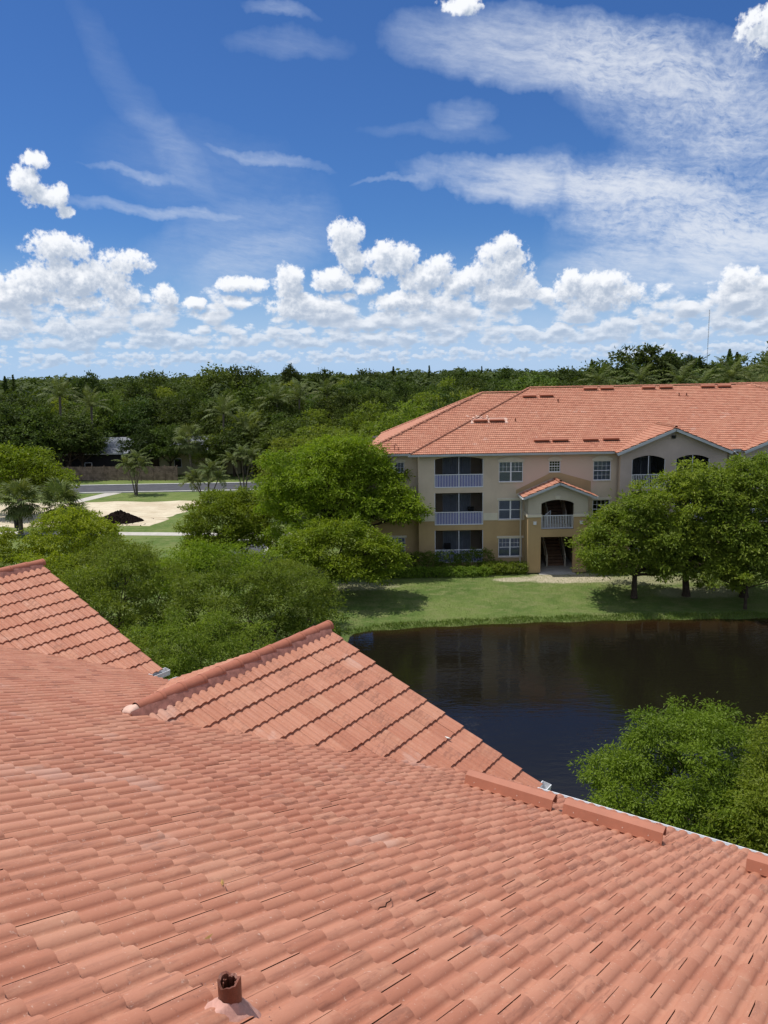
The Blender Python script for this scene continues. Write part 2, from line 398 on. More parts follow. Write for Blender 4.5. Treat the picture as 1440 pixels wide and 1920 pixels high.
LEAF_N = leafmat('leaf_bright_green', (0.092, 0.148, 0.012), (0.215, 0.280, 0.024), (0.34, 0.40, 0.12), 0.42)
LEAF_P = leafmat('leaf_palm', (0.085, 0.112, 0.030), (0.155, 0.182, 0.058), (0.22, 0.22, 0.08), 0.28, 0.55)
LEAF_H = leafmat('leaf_hedge', (0.080, 0.145, 0.014), (0.165, 0.245, 0.026), (0.24, 0.30, 0.04), 0.34)
LEAF_G = leafmat('leaf_grass', (0.115, 0.168, 0.034), (0.180, 0.240, 0.056), (0.26, 0.26, 0.10))

def ground_b(b):
    pos = b.node('ShaderNodeNewGeometry').outputs['Position']
    n = b.noise(pos, 0.22, 5, 0.65); n2 = b.noise(b.v('MULTIPLY', pos, (0.8, 1.5, 1)), 1.1, 6, 0.72); n3 = b.noise(pos, 9.0, 5, 0.75); n4 = b.noise(pos, 34.0, 3, 0.7)
    c0 = b.mix(b.ss(n, 0.40, 0.60), (0.092, 0.145, 0.034), (0.150, 0.196, 0.054))
    c0 = b.mix(b.ss(n2, 0.44, 0.62, 0, 0.8), c0, (0.190, 0.205, 0.080))
    c0 = b.mix(b.ss(n3, 0.45, 0.70, 0, 0.5), c0, (0.066, 0.110, 0.026))
    c0 = b.mix(b.ss(n4, 0.50, 0.70, 0, 0.5), c0, (0.165, 0.205, 0.070))
    x, y, z = b.sep(pos)
    for (px, py, rx, ry, wt_) in ((13.8, 58.9, 3.4, 1.5, 1.0), (9.7, 58.7, 1.6, 0.7, 0.9), (19.5, 58.0, 4.0, 1.3, 0.5), (-2.0, 57.6, 3.0, 1.2, 0.5), (22.5, 55.4, 3.5, 1.0, 0.4)):
        dd = b.m('ADD', b.m('POWER', b.m('DIVIDE', b.m('SUBTRACT', x, px), rx), 2.0), b.m('POWER', b.m('DIVIDE', b.m('SUBTRACT', y, py), ry), 2.0))
        k = b.m('MULTIPLY', b.ss(b.m('ADD', dd, b.m('MULTIPLY', b.m('SUBTRACT', n2, 0.5), 2.6)), 0.4, 1.4, wt_, 0.0), 1.0)
        c0 = b.mix(k, c0, (0.48, 0.42, 0.30))
    mud = b.ss(b.m('ADD', z, b.m('MULTIPLY', n3, 0.10)), -1.03, -0.90, 1.0, 0.0)
    c0 = b.mix(mud, c0, (0.040, 0.024, 0.010))
    return pbsdf(b, c0, 0.95, 0.1, (b.m('ADD', n4, n3), 0.9, 0.05))
GROUND = mat('lawn_grass', ground_b)
def sand_b(b):
    pos = b.node('ShaderNodeNewGeometry').outputs['Position']
    n = b.noise(pos, 0.25, 6, 0.65); n2 = b.noise(b.v('MULTIPLY', pos, (0.35, 2.2, 1)), 1.0, 5, 0.65)
    c0 = b.mix(b.ss(n, 0.35, 0.65), (0.50, 0.42, 0.30), (0.62, 0.55, 0.41))
    c0 = b.mix(b.ss(n2, 0.50, 0.66, 0, 0.6), c0, (0.33, 0.265, 0.17))
    n3 = b.noise(pos, 2.4, 6, 0.7)
    c0 = b.mix(b.ss(n3, 0.52, 0.66, 0, 0.5), c0, (0.36, 0.30, 0.20))
    return pbsdf(b, c0, 0.95, 0.1, (n2, 0.4, 0.05))
SAND = mat('bare_sand', sand_b)
def water_b(b):
    pos = b.node('ShaderNodeNewGeometry').outputs['Position']
    x, y, z = b.sep(pos)
    wv1 = b.noise(b.v('MULTIPLY', pos, (0.9, 2.6, 1)), 1.0, 3, 0.55)
    wv2 = b.noise(b.v('MULTIPLY', pos, (3.5, 8.0, 1)), 1.0, 2, 0.5)
    pt = b.ss(b.noise(pos, 0.10, 3, 0.5), 0.40, 0.62, 0.25, 1.0)
    h = b.m('MULTIPLY', b.m('ADD', wv1, b.m('MULTIPLY', wv2, 0.30)), pt)
    # tannin-brown shallows along the far bank
    sh = b.ss(b.m('ADD', y, b.m('MULTIPLY', b.noise(pos, 0.5, 3, 0.5), 1.5)), 48.6, 51.8)
    c0 = b.mix(sh, (0.0080, 0.0068, 0.0044), (0.019, 0.0100, 0.0040))
    p = b.node('ShaderNodeBsdfPrincipled')
    b.put(p.inputs['Base Color'], c0); p.inputs['Roughness'].default_value = 0.05
    p.inputs['IOR'].default_value = 1.33; p.inputs['Specular IOR Level'].default_value = 0.5
    bn = b.node('ShaderNodeBump'); bn.inputs['Strength'].default_value = 0.10; bn.inputs['Distance'].default_value = 0.25
    b.l.new(h, bn.inputs['Height']); b.l.new(bn.outputs[0], p.inputs['Normal'])
    return p.outputs[0]
WATER = mat('pond_water', water_b)

# ------------------------------------------------------------------ mesh helpers
def mesh_np(name, V, Q, smooth=None):
    """all-quad (or all-tri) mesh from numpy arrays"""
    V = np.asarray(V, np.float32); Q = np.asarray(Q, np.int32)
    k = Q.shape[1]
    me = bpy.data.meshes.new(name)
    me.vertices.add(len(V)); me.vertices.foreach_set('co', V.ravel())
    me.loops.add(Q.size); me.loops.foreach_set('vertex_index', Q.ravel())
    me.polygons.add(len(Q))
    me.polygons.foreach_set('loop_start', np.arange(0, Q.size, k, dtype=np.int32))
    me.polygons.foreach_set('loop_total', np.full(len(Q), k, np.int32))
    if smooth is None: smooth = False
    sm = np.full(len(Q), smooth, bool) if isinstance(smooth, bool) else np.asarray(smooth, bool)
    me.polygons.foreach_set('use_smooth', sm)
    me.update(calc_edges=True)
    return me
def link(name, me, m=None, parent=None):
    o = bpy.data.objects.new(name, me)
    col.objects.link(o)
    if m is not None and me is not None and not me.materials: me.materials.append(m if not isinstance(m, str) else MATS[m])
    if parent is not None: o.parent = parent
    return o
def tag(o, label=None, cat=None, group=None, kind=None):
    if label: o['label'] = label
    if cat: o['category'] = cat
    if group: o['group'] = group
    if kind: o['kind'] = kind
    return o
def empty(name, loc=(0, 0, 0), rz=0.0):
    o = bpy.data.objects.new(name, None); o.location = loc; o.rotation_euler = (0, 0, rz)
    o.empty_display_size = 0.3
    col.objects.link(o); return o

class MB:
    def __init__(self): self.V = []; self.F = []; self.S = []
    def add(self, vs, fs, smooth=False):
        o = len(self.V); self.V += [tuple(v) for v in vs]
        for f in fs: self.F.append([i + o for i in f]); self.S.append(smooth)
    def quad(self, a, b, c, d): self.add([a, b, c, d], [(0, 1, 2, 3)])
    def box(self, x0, x1, y0, y1, z0, z1):
        vs = [(x0, y0, z0), (x1, y0, z0), (x1, y1, z0), (x0, y1, z0), (x0, y0, z1), (x1, y0, z1), (x1, y1, z1), (x0, y1, z1)]
        self.add(vs, [(3, 2, 1, 0), (4, 5, 6, 7), (0, 1, 5, 4), (1, 2, 6, 5), (2, 3, 7, 6), (3, 0, 4, 7)])
    def prism(self, pts, y0, y1):
        """polygon pts in (x,z), extruded from y0 (front, smaller y) to y1"""
        n = len(pts)
        vs = [(p[0], y0, p[1]) for p in pts] + [(p[0], y1, p[1]) for p in pts]
        a = sum(pts[i][0] * pts[(i + 1) % n][1] - pts[(i + 1) % n][0] * pts[i][1] for i in range(n))
        idx = list(range(n)) if a > 0 else list(range(n))[::-1]
        fs = [idx, [i + n for i in idx[::-1]]]
        for i in range(n):
            p, q = idx[i], idx[(i + 1) % n]
            fs.append((q, p, p + n, q + n))
        self.add(vs, fs)
    def extrude(self, pts, a, b, ux, uz):
        """polygon pts (s,t) in axes ux,uz swept from point a to b"""
        n = len(pts); a = Vector(a); b = Vector(b); ux = Vector(ux); uz = Vector(uz)
        vs = [a + ux * s + uz * t for s, t in pts] + [b + ux * s + uz * t for s, t in pts]
        fs = [list(range(n))[::-1], [i + n for i in range(n)]]
        for i in range(n): fs.append((i, (i + 1) % n, (i + 1) % n + n, i + n))
        self.add(vs, fs)
    def beam(self, a, b, w, h=None):
        a = Vector(a); b = Vector(b); h = h or w
        d = (b - a).normalized(); s = d.cross(Vector((0, 0, 1)))
        if s.length < 1e-4: s = Vector((1, 0, 0))
        s.normalize(); t = s.cross(d)
        self.extrude([(-w / 2, -h / 2), (w / 2, -h / 2), (w / 2, h / 2), (-w / 2, h / 2)], a, b, s, t)
    def tube(self, pts, radii, n=8, cap=True, smooth=True):
        pts = [Vector(p) for p in pts]; vs = []; fs = []
        prev = None
        for i, p in enumerate(pts):
            d = (pts[min(i + 1, len(pts) - 1)] - pts[max(i - 1, 0)]).normalized()
            s = d.cross(Vector((0.31, 0.95, 0.05))) if prev is None else prev - d * prev.dot(d)
            s.normalize(); prev = s; t = d.cross(s)
            for k in range(n):
                a = 2 * math.pi * k / n
                vs.append(p + (s * math.cos(a) + t * math.sin(a)) * radii[i])
        for i in range(len(pts) - 1):
            for k in range(n):
                fs.append((i * n + k, i * n + (k + 1) % n, (i + 1) * n + (k + 1) % n, (i + 1) * n + k))
        self.add(vs, fs, smooth)
        if cap:
            self.add(vs[-n:], [tuple(range(n))]); self.add(vs[:n], [tuple(range(n))[::-1]])
    def build(self, name, m, parent=None):
        me = bpy.data.meshes.new(name)
        me.from_pydata(self.V, [], self.F)
        me.polygons.foreach_set('use_smooth', np.array(self.S, bool))
        me.update()
        return link(name, me, m, parent)

def project(P):
    """photograph pixel (1440x1920) of world points, and distance along the view axis"""
    P = np.asarray(P, float) - np.array([0, 0, CAM_Z])
    f = P @ np.array(fwd); x = P @ np.array(rt); y = P @ np.array(upv)
    ff = np.maximum(f, 1e-3)
    return 720 + FOCAL * x / ff, 960 - FOCAL * y / ff, f

# ------------------------------------------------------------------ terrain
POND = [(-2.6, 47.5), (-2.3, 49.4), (-0.8, 50.2), (2.7, 50.7), (9.8, 51.3), (17, 51.5), (26, 51.3), (60, 51.5), (75, 45), (75, 8), (40, 6.0),
        (24, 12.5), (16, 17.8), (10.5, 22.5), (6.0, 26.5), (2.5, 30.5), (0.5, 36), (-1.2, 42)]
PA = np.array(POND)
def pond_sd(X, Y):
    """signed distance to the pond outline, negative inside"""
    X = np.asarray(X, float); Y = np.asarray(Y, float)
    d = np.full(X.shape, 1e9); ins = np.zeros(X.shape, bool)
    n = len(PA)
    for i in range(n):
        a = PA[i]; b = PA[(i + 1) % n]; e = b - a
        t = np.clip(((X - a[0]) * e[0] + (Y - a[1]) * e[1]) / (e @ e), 0, 1)
        d = np.minimum(d, np.hypot(X - a[0] - t * e[0], Y - a[1] - t * e[1]))
        c_ = ((a[1] > Y) != (b[1] > Y)) & (X < (b[0] - a[0]) * (Y - a[1]) / (b[1] - a[1] + 1e-12) + a[0])
        ins ^= c_
    return np.where(ins, -d, d)
def height(X, Y):
    s = pond_sd(X, Y) + 0.25 * np.sin(np.asarray(X) * 1.7 + np.sin(np.asarray(Y) * 1.3)) * 0.5
    z = np.where(s < 0, -1.0 + np.maximum(s * 0.35, -1.6), -1.0 + np.minimum(s, 0.5) * 0.55)
    k = np.clip((s - 0.5) / 6.0, 0, 1)
    return np.where(s > 0.5, -0.725 + 0.725 * (k * k * (3 - 2 * k)), z)
gx = np.unique(np.concatenate([[-9000, -4000, -2000, -1000, -500, -250, -140, -100], np.arange(-70, -8, 4.0), np.arange(-8, 40, 0.7), np.arange(40, 82, 3.0), [100, 140, 250, 500, 1000, 2000, 4000, 9000]]))
gy = np.unique(np.concatenate([[-3000, -1000, -300, -100, -40, -20, -8], np.arange(0, 16, 2.0), np.arange(16, 46, 1.2), np.arange(46, 66, 0.5), np.arange(66, 90, 4.0), [100, 110, 120, 140, 180, 250, 500, 1000, 2000, 4000, 9000, 15000]]))
GX, GY = np.meshgrid(gx, gy)
GZ = height(GX.ravel(), GY.ravel())
nx, ny = len(gx), len(gy)
ii = (np.arange(ny - 1)[:, None] * nx + np.arange(nx - 1)[None, :]).ravel()
ground = link('ground', mesh_np('ground', np.c_[GX.ravel(), GY.ravel(), GZ], np.c_[ii, ii + 1, ii + nx + 1, ii + nx], True), GROUND)
tag(ground, 'mown green lawn sloping down to the dark pond', 'ground', kind='structure')
mb = MB(); n = len(POND)
ce = PA.mean(0); big = ce + (PA - ce) * 1.04
mb.add([(p[0], p[1], -1.0) for p in big], [list(range(n))[::-1]])
wat = mb.build('pond_water', WATER)
bm_ = bmesh.new(); bm_.from_mesh(wat.data); bmesh.ops.recalc_face_normals(bm_, faces=bm_.faces)
for f in bm_.faces:
    if f.normal.z < 0: f.normal_flip()
bmesh.ops.triangulate(bm_, faces=bm_.faces); bm_.to_mesh(wat.data); bm_.free()
tag(wat, 'dark still brown pond below the apartment building', 'pond', kind='structure')

def sheet(name, pts, z, m, label, cat):
    b = MB(); b.add([(x, y, z) for x, y in pts], [list(range(len(pts)))])
    o = b.build(name, m)
    if o.data.polygons[0].normal.z < 0: o.data.flip_normals()
    return tag(o, label, cat, kind='structure')
def wob(p, q, n_, amp, seed):
    r_ = random.Random(seed)
    return [(p[0] + (q[0] - p[0]) * i / n_ + r_.uniform(-amp, amp), p[1] + (q[1] - p[1]) * i / n_ + r_.uniform(-amp, amp)) for i in range(n_)]
sheet('road', [(-150, 109.2), (60, 109.2), (60, 116.5), (-150, 116.5)], 0.006, 'asphalt', 'grey asphalt road running across behind the sandy lot', 'road')
def box_structure(name, x0, x1, y0, y1, z0, z1, m, label, cat):
    b = MB(); b.box(x0, x1, y0, y1, z0, z1); return tag(b.build(name, m), label, cat, kind='structure')
box_structure('kerb', -150, 60, 108.7, 109.2, -0.1, 0.13, 'kerb_concrete', 'pale concrete kerb on the near side of the asphalt road', 'kerb')
box_structure('kerb', -150, 60, 116.5, 117.0, -0.1, 0.13, 'kerb_concrete', 'pale concrete kerb on the far side of the asphalt road', 'kerb')
sheet('sidewalk', [(-90, 84.2), (-39.8, 81.9), (-20.5, 79.6), (-9, 78.5), (-9, 77.0), (-20.5, 78.0), (-39.8, 80.3), (-90, 82.6)], 0.012, 'concrete', 'pale concrete walk along the near edge of the sandy lot', 'pavement')
sheet('path', [(-40.6, 101.0), (-38.6, 101.0), (-35.9, 108.7), (-38.2, 108.7)], 0.012, 'concrete', 'short concrete path from the road down to the sandy lot', 'path')
lot = wob((-75, 104), (-46, 101.0), 6, .5, 1) + wob((-46, 101.3), (-22.6, 100.4), 14, .5, 2) + wob((-22.4, 100), (-23.6, 91), 6, .5, 3) + wob((-23.6, 91), (-24.9, 83.6), 6, .5, 4) + wob((-25, 83.4), (-41, 84.3), 12, .35, 5) + wob((-41, 84.3), (-75, 86.5), 6, .4, 6)
sheet('sandy_lot', lot, 0.006, SAND, 'bare pale sandy lot between road and concrete walk', 'sand lot')
sheet('parking_lot', [(-14.2, 68), (-10.8, 66), (-10.8, 74.5), (-14.2, 74.5)], 0.006, 'asphalt', 'grey asphalt parking area glimpsed beneath the trees', 'parking lot')
box_structure('kerb', -10.8, -10.45, 66, 74.6, -0.1, 0.14, 'kerb_concrete', 'pale kerb at the edge of the parking area under the trees', 'kerb')
box_structure('kerb', -14.2, -10.45, 74.61, 74.95, -0.1, 0.14, 'kerb_concrete', 'pale kerb across the far end of the parking area', 'kerb')

# ------------------------------------------------------------------ roof tiles
EXPO, TW, TL = 0.345, 0.305, 0.425
TILT = math.tan(R(4.8))
BP, BW, BH = 0.1525, 0.118, 0.032
def prof(f):
    f = f % BP
    if f < BW: return BH * math.sin(math.pi * f / BW) ** 0.58
    return -0.0015 * math.sin(math.pi * (f - BW) / (BP - BW))
S0 = 0.044
NEARF = [S0, 0.058, 0.076, 0.098, 0.112, .118, BP, BP + .006, BP + .020, BP + .042, BP + .076, BP + .098, BP + .112, BP + .118, 2 * BP, 2 * BP + .008, 2 * BP + .022, 2 * BP + S0 - .0055]
FARF = [0.0, .024, .055, .086, .110, BP, BP + .024, BP + .055, BP + .086, BP + .110, 2 * BP]
def tile_arrays(fs, tilt=TILT, length=TL, butt=0.030, slit=True):
    V = []; Q = []; S = []
    n_ = len(fs); lift = length * tilt
    for f in fs: V.append((f - fs[0], 0, prof(f)))
    for f in fs: V.append((f - fs[0], length, prof(f) + lift))
    for i in range(n_ - 1): Q.append((i, i + 1, n_ + i + 1, n_ + i)); S.append(True)
    o = len(V)
    for f in fs: V.append((f - fs[0], length, prof(f) + lift))
    for f in fs: V.append((f - fs[0], length - .004, prof(f) + lift - butt))
    for i in range(n_ - 1): Q.append((o + i, o + i + 1, o + n_ + i + 1, o + n_ + i)); S.append(False)
    if slit:
        o = len(V); z0 = prof(fs[0])
        V += [(0, 0, z0), (0, length, z0 + lift), (0, length, z0 + lift - .03), (0, 0, z0 - .03)]
        Q.append((o, o + 1, o + 2, o + 3)); S.append(False)
    return np.array(V), np.array(Q), np.array(S)
TV, TQ, TS = tile_arrays(NEARF)
GABF = [0.012, .03, .06, .09, .108, .118, BP, BP + .008, BP + .024, BP + .059, BP + .094, BP + .110, BP + .118, 2 * BP, 2 * BP + .0095]
TV2, TQ2, TS2 = tile_arrays(GABF)
TVF, TQF, TSF = tile_arrays(FARF, tilt=math.tan(R(6.6)), butt=0.06, slit=False)
tile_me = mesh_np('roof_tile', TV, TQ, TS); tile_me.materials.append(TILE)
tile_me2 = mesh_np('roof_tile', TV2, TQ2, TS2); tile_me2.materials.append(TILE)

class Stack:
    """collects tile copies into one quad mesh"""
    def __init__(self): self.V = []; self.Q = []; self.S = []; self.n = 0
    def add(self, V, Q, S):
        self.V.append(V); self.Q.append(Q + self.n); self.S.append(S); self.n += len(V)
    def build(self, name, m, parent):
        return link(name, mesh_np(name, np.concatenate(self.V), np.concatenate(self.Q), np.concatenate(self.S)), m, parent)

# ------------------------------------------------------------------ own building (local axes: x = along the eave, y = down the slope, z up)
AZ = R(34.35)
block = empty('tile_roofed_building', (0, 0, 0), -AZ)
tag(block, 'near building with salmon tiled roof filling the foreground', 'building')
SL = math.atan(0.4167); cs, sn = math.cos(SL), math.sin(SL)
Z0 = CAM_Z - 1.8                       # roof plane under the camera
H_RIDGE, H_EAVE = -0.6, 10.0
def zmain(h): return Z0 - 0.4167 * h
E_MIN, E_MAX = -30.0, 5.0
GABLES = [dict(e=-8.50, z=11.08), dict(e=-17.02, z=11.20)]
GS = math.atan(0.4406); gc, gs = math.cos(GS), math.sin(GS)
G_FRONT, G_HALF = 10.6, 4.06
def zgable(g, e): return g['z'] - 0.4406 * abs(e - g['e'])
Rz = np.array([[math.cos(-AZ), -math.sin(-AZ), 0], [math.sin(-AZ), math.cos(-AZ), 0], [0, 0, 1]])

# roof decks under the tiles
mb = MB()
zr = zmain(H_RIDGE) - .03
mb.quad((E_MIN, H_EAVE - .05, zmain(H_EAVE) - .03), (E_MAX, H_EAVE - .05, zmain(H_EAVE) - .03), (E_MAX, H_RIDGE, zr), (E_MIN, H_RIDGE, zr))
mb.quad((E_MIN, H_RIDGE, zr), (E_MAX, H_RIDGE, zr), (E_MAX, H_RIDGE - 10.6, zr - 4.42), (E_MIN, H_RIDGE - 10.6, zr - 4.42))
roof = mb.build('roof', 'deck_felt', block)
for f in roof.data.polygons[1:]: pass
mb = MB(); mb.quad((E_MIN, H_RIDGE - .01, zr + .06), (E_MAX, H_RIDGE - .01, zr + .06), (E_MAX, H_RIDGE - 10.8, zr - 4.42), (E_MIN, H_RIDGE - 10.8, zr - 4.42))
mb.build('rear_slope', TILE, block)
for g in GABLES:
    mb = MB()
    for s_ in (-1, 1): mb.quad((g['e'], 5.8, g['z'] - .03), (g['e'], G_FRONT - .06, g['z'] - .03), (g['e'] + s_ * (G_HALF - .05), G_FRONT - .06, zgable(g, g['e'] + G_HALF - .05) - .03), (g['e'] + s_ * (G_HALF - .05), 5.8, zgable(g, g['e'] + G_HALF - .05) - .03))
    mb.build('gable_roof', 'deck_felt', block)
field = Stack()
cands = []                                # tile positions as (origin, ex, ed, n)
ex0, ed0, n0 = np.array([1., 0, 0]), np.array([0, cs, -sn]), np.array([0, sn, cs])
y_but = (H_EAVE - H_RIDGE) / cs
for k in range(33):
    yu = y_but - TL - EXPO * k
    h_mid = H_RIDGE + (yu + .3) * cs
    for c in range(int((E_MAX - E_MIN) / TW)):
        e0 = E_MIN + c * TW + (BP if k % 2 else 0)
        em = e0 + .15
        if any(zgable(g, em) - zmain(h_mid) > 0.34 and h_mid < G_FRONT for g in GABLES if abs(em - g['e']) < G_HALF): continue
        P = np.array([e0, H_RIDGE, zmain(H_RIDGE)]) + ed0 * yu
        cands.append((P, ex0, ed0, n0))
GROWS = 12; GEX = G_HALF / gc / GROWS
for gi_, g in enumerate(GABLES):
    for side in (1, -1):
        ed = np.array([side * gc, 0, -gs]); nn = np.array([side * gs, 0, gc])
        ex = np.array([0, -float(side), 0])
        for k in range(GROWS):
            yb = GEX * (k + 1)
            for c in range(17):
                if side == 1: h0 = G_FRONT - c * TW
                else: h0 = G_FRONT - (c + 1) * TW
                P = np.array([g['e'], h0, g['z']]) + ed * (yb - TL)
                if side == 1: hm = h0 - .15
                else: hm = h0 + .15
                mid = P + ed * .25
                if mid[2] < zmain(hm) - 0.17: continue
                cands.append((P, ex, ed, nn))
pl = np.array([c_[0] + c_[1] * .15 + c_[2] * .25 for c_ in cands])
pw_ = pl @ Rz.T
px, py, pf = project(pw_)
infr = (pf > .3) & (px > -15) & (px < 1455) & (py < 1935)
order = np.argsort(np.where(infr, pf, 1e9))
singles = set(order[:300].tolist())
for i, (P, ex, ed, nn) in enumerate(cands):
    jz = rnd.uniform(-.002, .003); jr = rnd.uniform(-.004, .004); jt = rnd.uniform(-.006, .006); jx = rnd.uniform(-.0016, .0016)
    exj = ex + ed * jr; edj = ed - ex * jr + nn * jt * .6
    Pj = P + nn * jz + ex * jx
    if i in singles:
        o = link('roof_tile', tile_me if ex[0] > .5 else tile_me2, None, roof)
        m4 = Matrix.Identity(4)
        for r_ in range(3):
            m4[r_][0] = exj[r_]; m4[r_][1] = edj[r_]; m4[r_][2] = nn[r_]; m4[r_][3] = Pj[r_]
        o.matrix_local = m4
    else:
        tv_, tq_, ts_ = (TV, TQ, TS) if ex[0] > .5 else (TV2, TQ2, TS2)
        field.add(Pj + tv_[:, :1] * exj + tv_[:, 1:2] * edj + tv_[:, 2:3] * nn, tq_, ts_)
tf = field.build('roof_tile_field', TILE, roof); tag(tf, kind='stuff')

# gable ridges: mortar bed, half-round ridge tiles, white mortar at the upper end
def ridge_tile_mesh():
    b = MB(); n_ = 12; L = .45
    for ya, yb, ra, rb in ((0, L - .05, .088, .108), (L - .05, L, .112, .112)):
        vs = []
        for y, r_ in ((ya, ra), (yb, rb)):
            for k in range(n_ + 1):
                a = math.pi * (-.08 + 1.16 * k / n_); vs.append((r_ * math.cos(a), y, r_ * math.sin(a)))
        b.add(vs, [(k + 1, k, k + n_ + 1, k + n_ + 2) for k in range(n_)], True)
    a_ = [(.112 * math.cos(math.pi * k / n_), L, .112 * math.sin(math.pi * k / n_)) for k in range(n_ + 1)]
    b.add(a_ + [(0, L, 0)], [(k + 1, k, n_ + 1) for k in range(n_)])
    me = bpy.data.meshes.new('ridge_tile'); me.from_pydata(b.V, [], b.F); me.polygons.foreach_set('use_smooth', np.array(b.S, bool)); me.update()
    me.materials.append(MATS['ridge_paint']); return me
ridge_me = ridge_tile_mesh()
for g in GABLES:
    h_s = (Z0 - g['z']) / .4167 + .18
    mb = MB(); gr = random.Random(3)
    ny_ = 34; hs_ = [h_s - .15 + (G_FRONT - h_s + .12) * i / ny_ for i in range(ny_ + 1)]
    for side in (-1, 1):
        rows = []
        for h_ in hs_:
            w_ = .165 + gr.uniform(-.012, .012)
            rows.append([(g['e'] + side * .085, h_, g['z'] + .085), (g['e'] + side * .125, h_, g['z'] + .03 + gr.uniform(-.008, .008)), (g['e'] + side * w_, h_, g['z'] - .045)])
        vs = [p for r_ in rows for p in r_]
        fs = []
        for i in range(ny_):
            for j in range(2):
                q = (i * 3 + j, i * 3 + j + 1, i * 3 + j + 4, i * 3 + j + 3)
                fs.append(q if side > 0 else q[::-1])
        mb.add(vs, fs, True)
    mb.build('ridge_mortar', 'mortar_bed', block)
    L_ = G_FRONT + .05 - h_s; cnt = int(L_ / .375)
    step = (L_ - .45) / max(1, cnt - 1) if cnt > 1 else .37
    for k in range(cnt):
        o = link('ridge_tile', ridge_me, None, roof)
        o.location = (g['e'] + rnd.uniform(-.006, .006), h_s + k * step, g['z'] + .055 + rnd.uniform(-.004, .004))
        o.rotation_euler = (R(-1.6), R(rnd.uniform(-2, 2)), R(rnd.uniform(-1, 1)))
    b = bmesh.new(); bmesh.ops.create_icosphere(b, subdivisions=3, radius=1)
    for v in b.verts:
        q = v.co.copy(); v.co = Vector((q.x * .115, q.y * .15, q.z * .065)) * (1 + .12 * math.sin(5 * q.x + 3 * q.y))
        v.co += Vector((g['e'] - .02, h_s - .02, g['z'] + .045))
    me = bpy.data.meshes.new('mortar_patch'); b.to_mesh(me); b.free()
    for p in me.polygons: p.use_smooth = True
    link('mortar_patch', me, 'mortar_pale', block)
    # rake board, gable end wall, gutter with end cap
    mb = MB()
    for side in (-1, 1):
        a = (g['e'], G_FRONT - .05, g['z'] - .13); z_ = (g['e'] + side * G_HALF, G_FRONT - .05, g['z'] - .13 - .4406 * G_HALF)
        mb.beam(a, z_, .03, .2)
    mb.build('rake_board', 'gutter_white', block)
    mb = MB(); zb = g['z'] - .4406 * (G_HALF - .5) - .1
    mb.prism([(g['e'] - G_HALF + .5, 0), (g['e'] + G_HALF - .5, 0), (g['e'] + G_HALF - .5, zb), (g['e'], g['z'] - .12), (g['e'] - G_HALF + .5, zb)], 10.0, 10.15)
    mb.build('wall', 'stucco_plain', block)
    for side in (-1, 1):
        xe = g['e'] + side * (G_HALF - .03); ze = g['z'] - .4406 * G_HALF
        mb = MB()
        mb.extrude([(0, .0), (.13, .0), (.15, .115), (.14, .115), (.12, .012), (0.012, .012), (0.012, .14), (0, .14)], (xe, 9.75, ze - .10), (xe, G_FRONT + .10, ze - .10), (side, 0, 0), (0, 0, 1))
        mb.extrude([(0, .0), (.13, .0), (.15, .115), (0, .14)], (xe, G_FRONT + .101, ze - .10), (xe, G_FRONT + .105, ze - .10), (side, 0, 0), (0, 0, 1))
        mb.build('gutter', 'gutter_white', block)
        mb = MB(); mb.quad((xe - side * .02, G_FRONT - .28, ze - .02), (xe + side * .13, G_FRONT - .26, ze + .0), (xe + side * .14, G_FRONT - .04, ze + .0), (xe - side * .0, G_FRONT - .02, ze - .02))
        mb.build('eave_flashing', 'flashing_metal', block)
# main eave gutter and the walls underneath
segs = [(E_MIN, GABLES[1]['e'] - G_HALF + .1), (GABLES[1]['e'] + G_HALF + .14, GABLES[0]['e'] - G_HALF - .14), (GABLES[0]['e'] + G_HALF + .14, E_MAX)]
ze = zmain(H_EAVE)
for a, b_ in segs:
    mb = MB()
    mb.extrude([(0, 0), (.12, 0), (.14, .12), (.128, .12), (.11, .012), (.012, .012), (.012, .15), (0, .15)], (a, H_EAVE - .005, ze - .118), (b_, H_EAVE - .005, ze - .118), (0, 1, 0), (0, 0, 1))
    mb.build('gutter', 'gutter_white', block)
mb = MB(); mb.box(E_MIN + .4, E_MAX - .4, -10.7, 9.5, 0, ze - .12); mb.build('wall', 'stucco_plain', block)

# off-ridge vents: tall back sheet, sloped top, hooked lip over the opening
def vent(e0, e1, h):
    z_ = zmain(h) + .02
    b = MB()
    P = [(0, -.03), (0.0, .150), (.080, .215), (.135, .215), (.160, .165), (.158, .120), (.138, .112), (.132, .160), (.118, .188), (.085, .190), (.018, .135), (.018, -.03)]
    b.extrude(P, (e0, h, z_), (e1, h, z_), (0, cs, -sn), (0, sn, cs))
    me_o = b.build('roof_vent', 'vent_metal', block)
    f = MB(); f.extrude([(-.02, .03), (.19, .028), (.19, .034), (-.02, .036)], (e0 + .02, h, z_), (e1 - .02, h, z_), (0, cs, -sn), (0, sn, cs))
    f.build('vent_flange', 'vent_metal', me_o)
    for k in range(4):
        t_ = e0 + (e1 - e0) * (k + .5) / 4
        s_ = MB(); s_.tube([(t_, h - .004, z_ + .09), (t_, h + .004, z_ + .09)], [.008, .008], 6)
        s_.build('screw', 'mortar_pale', me_o)
    return me_o
vent(-4.72, -3.50, 8.66); vent(-3.36, -2.16, 8.66); vent(-1.27, -0.05, 8.66)

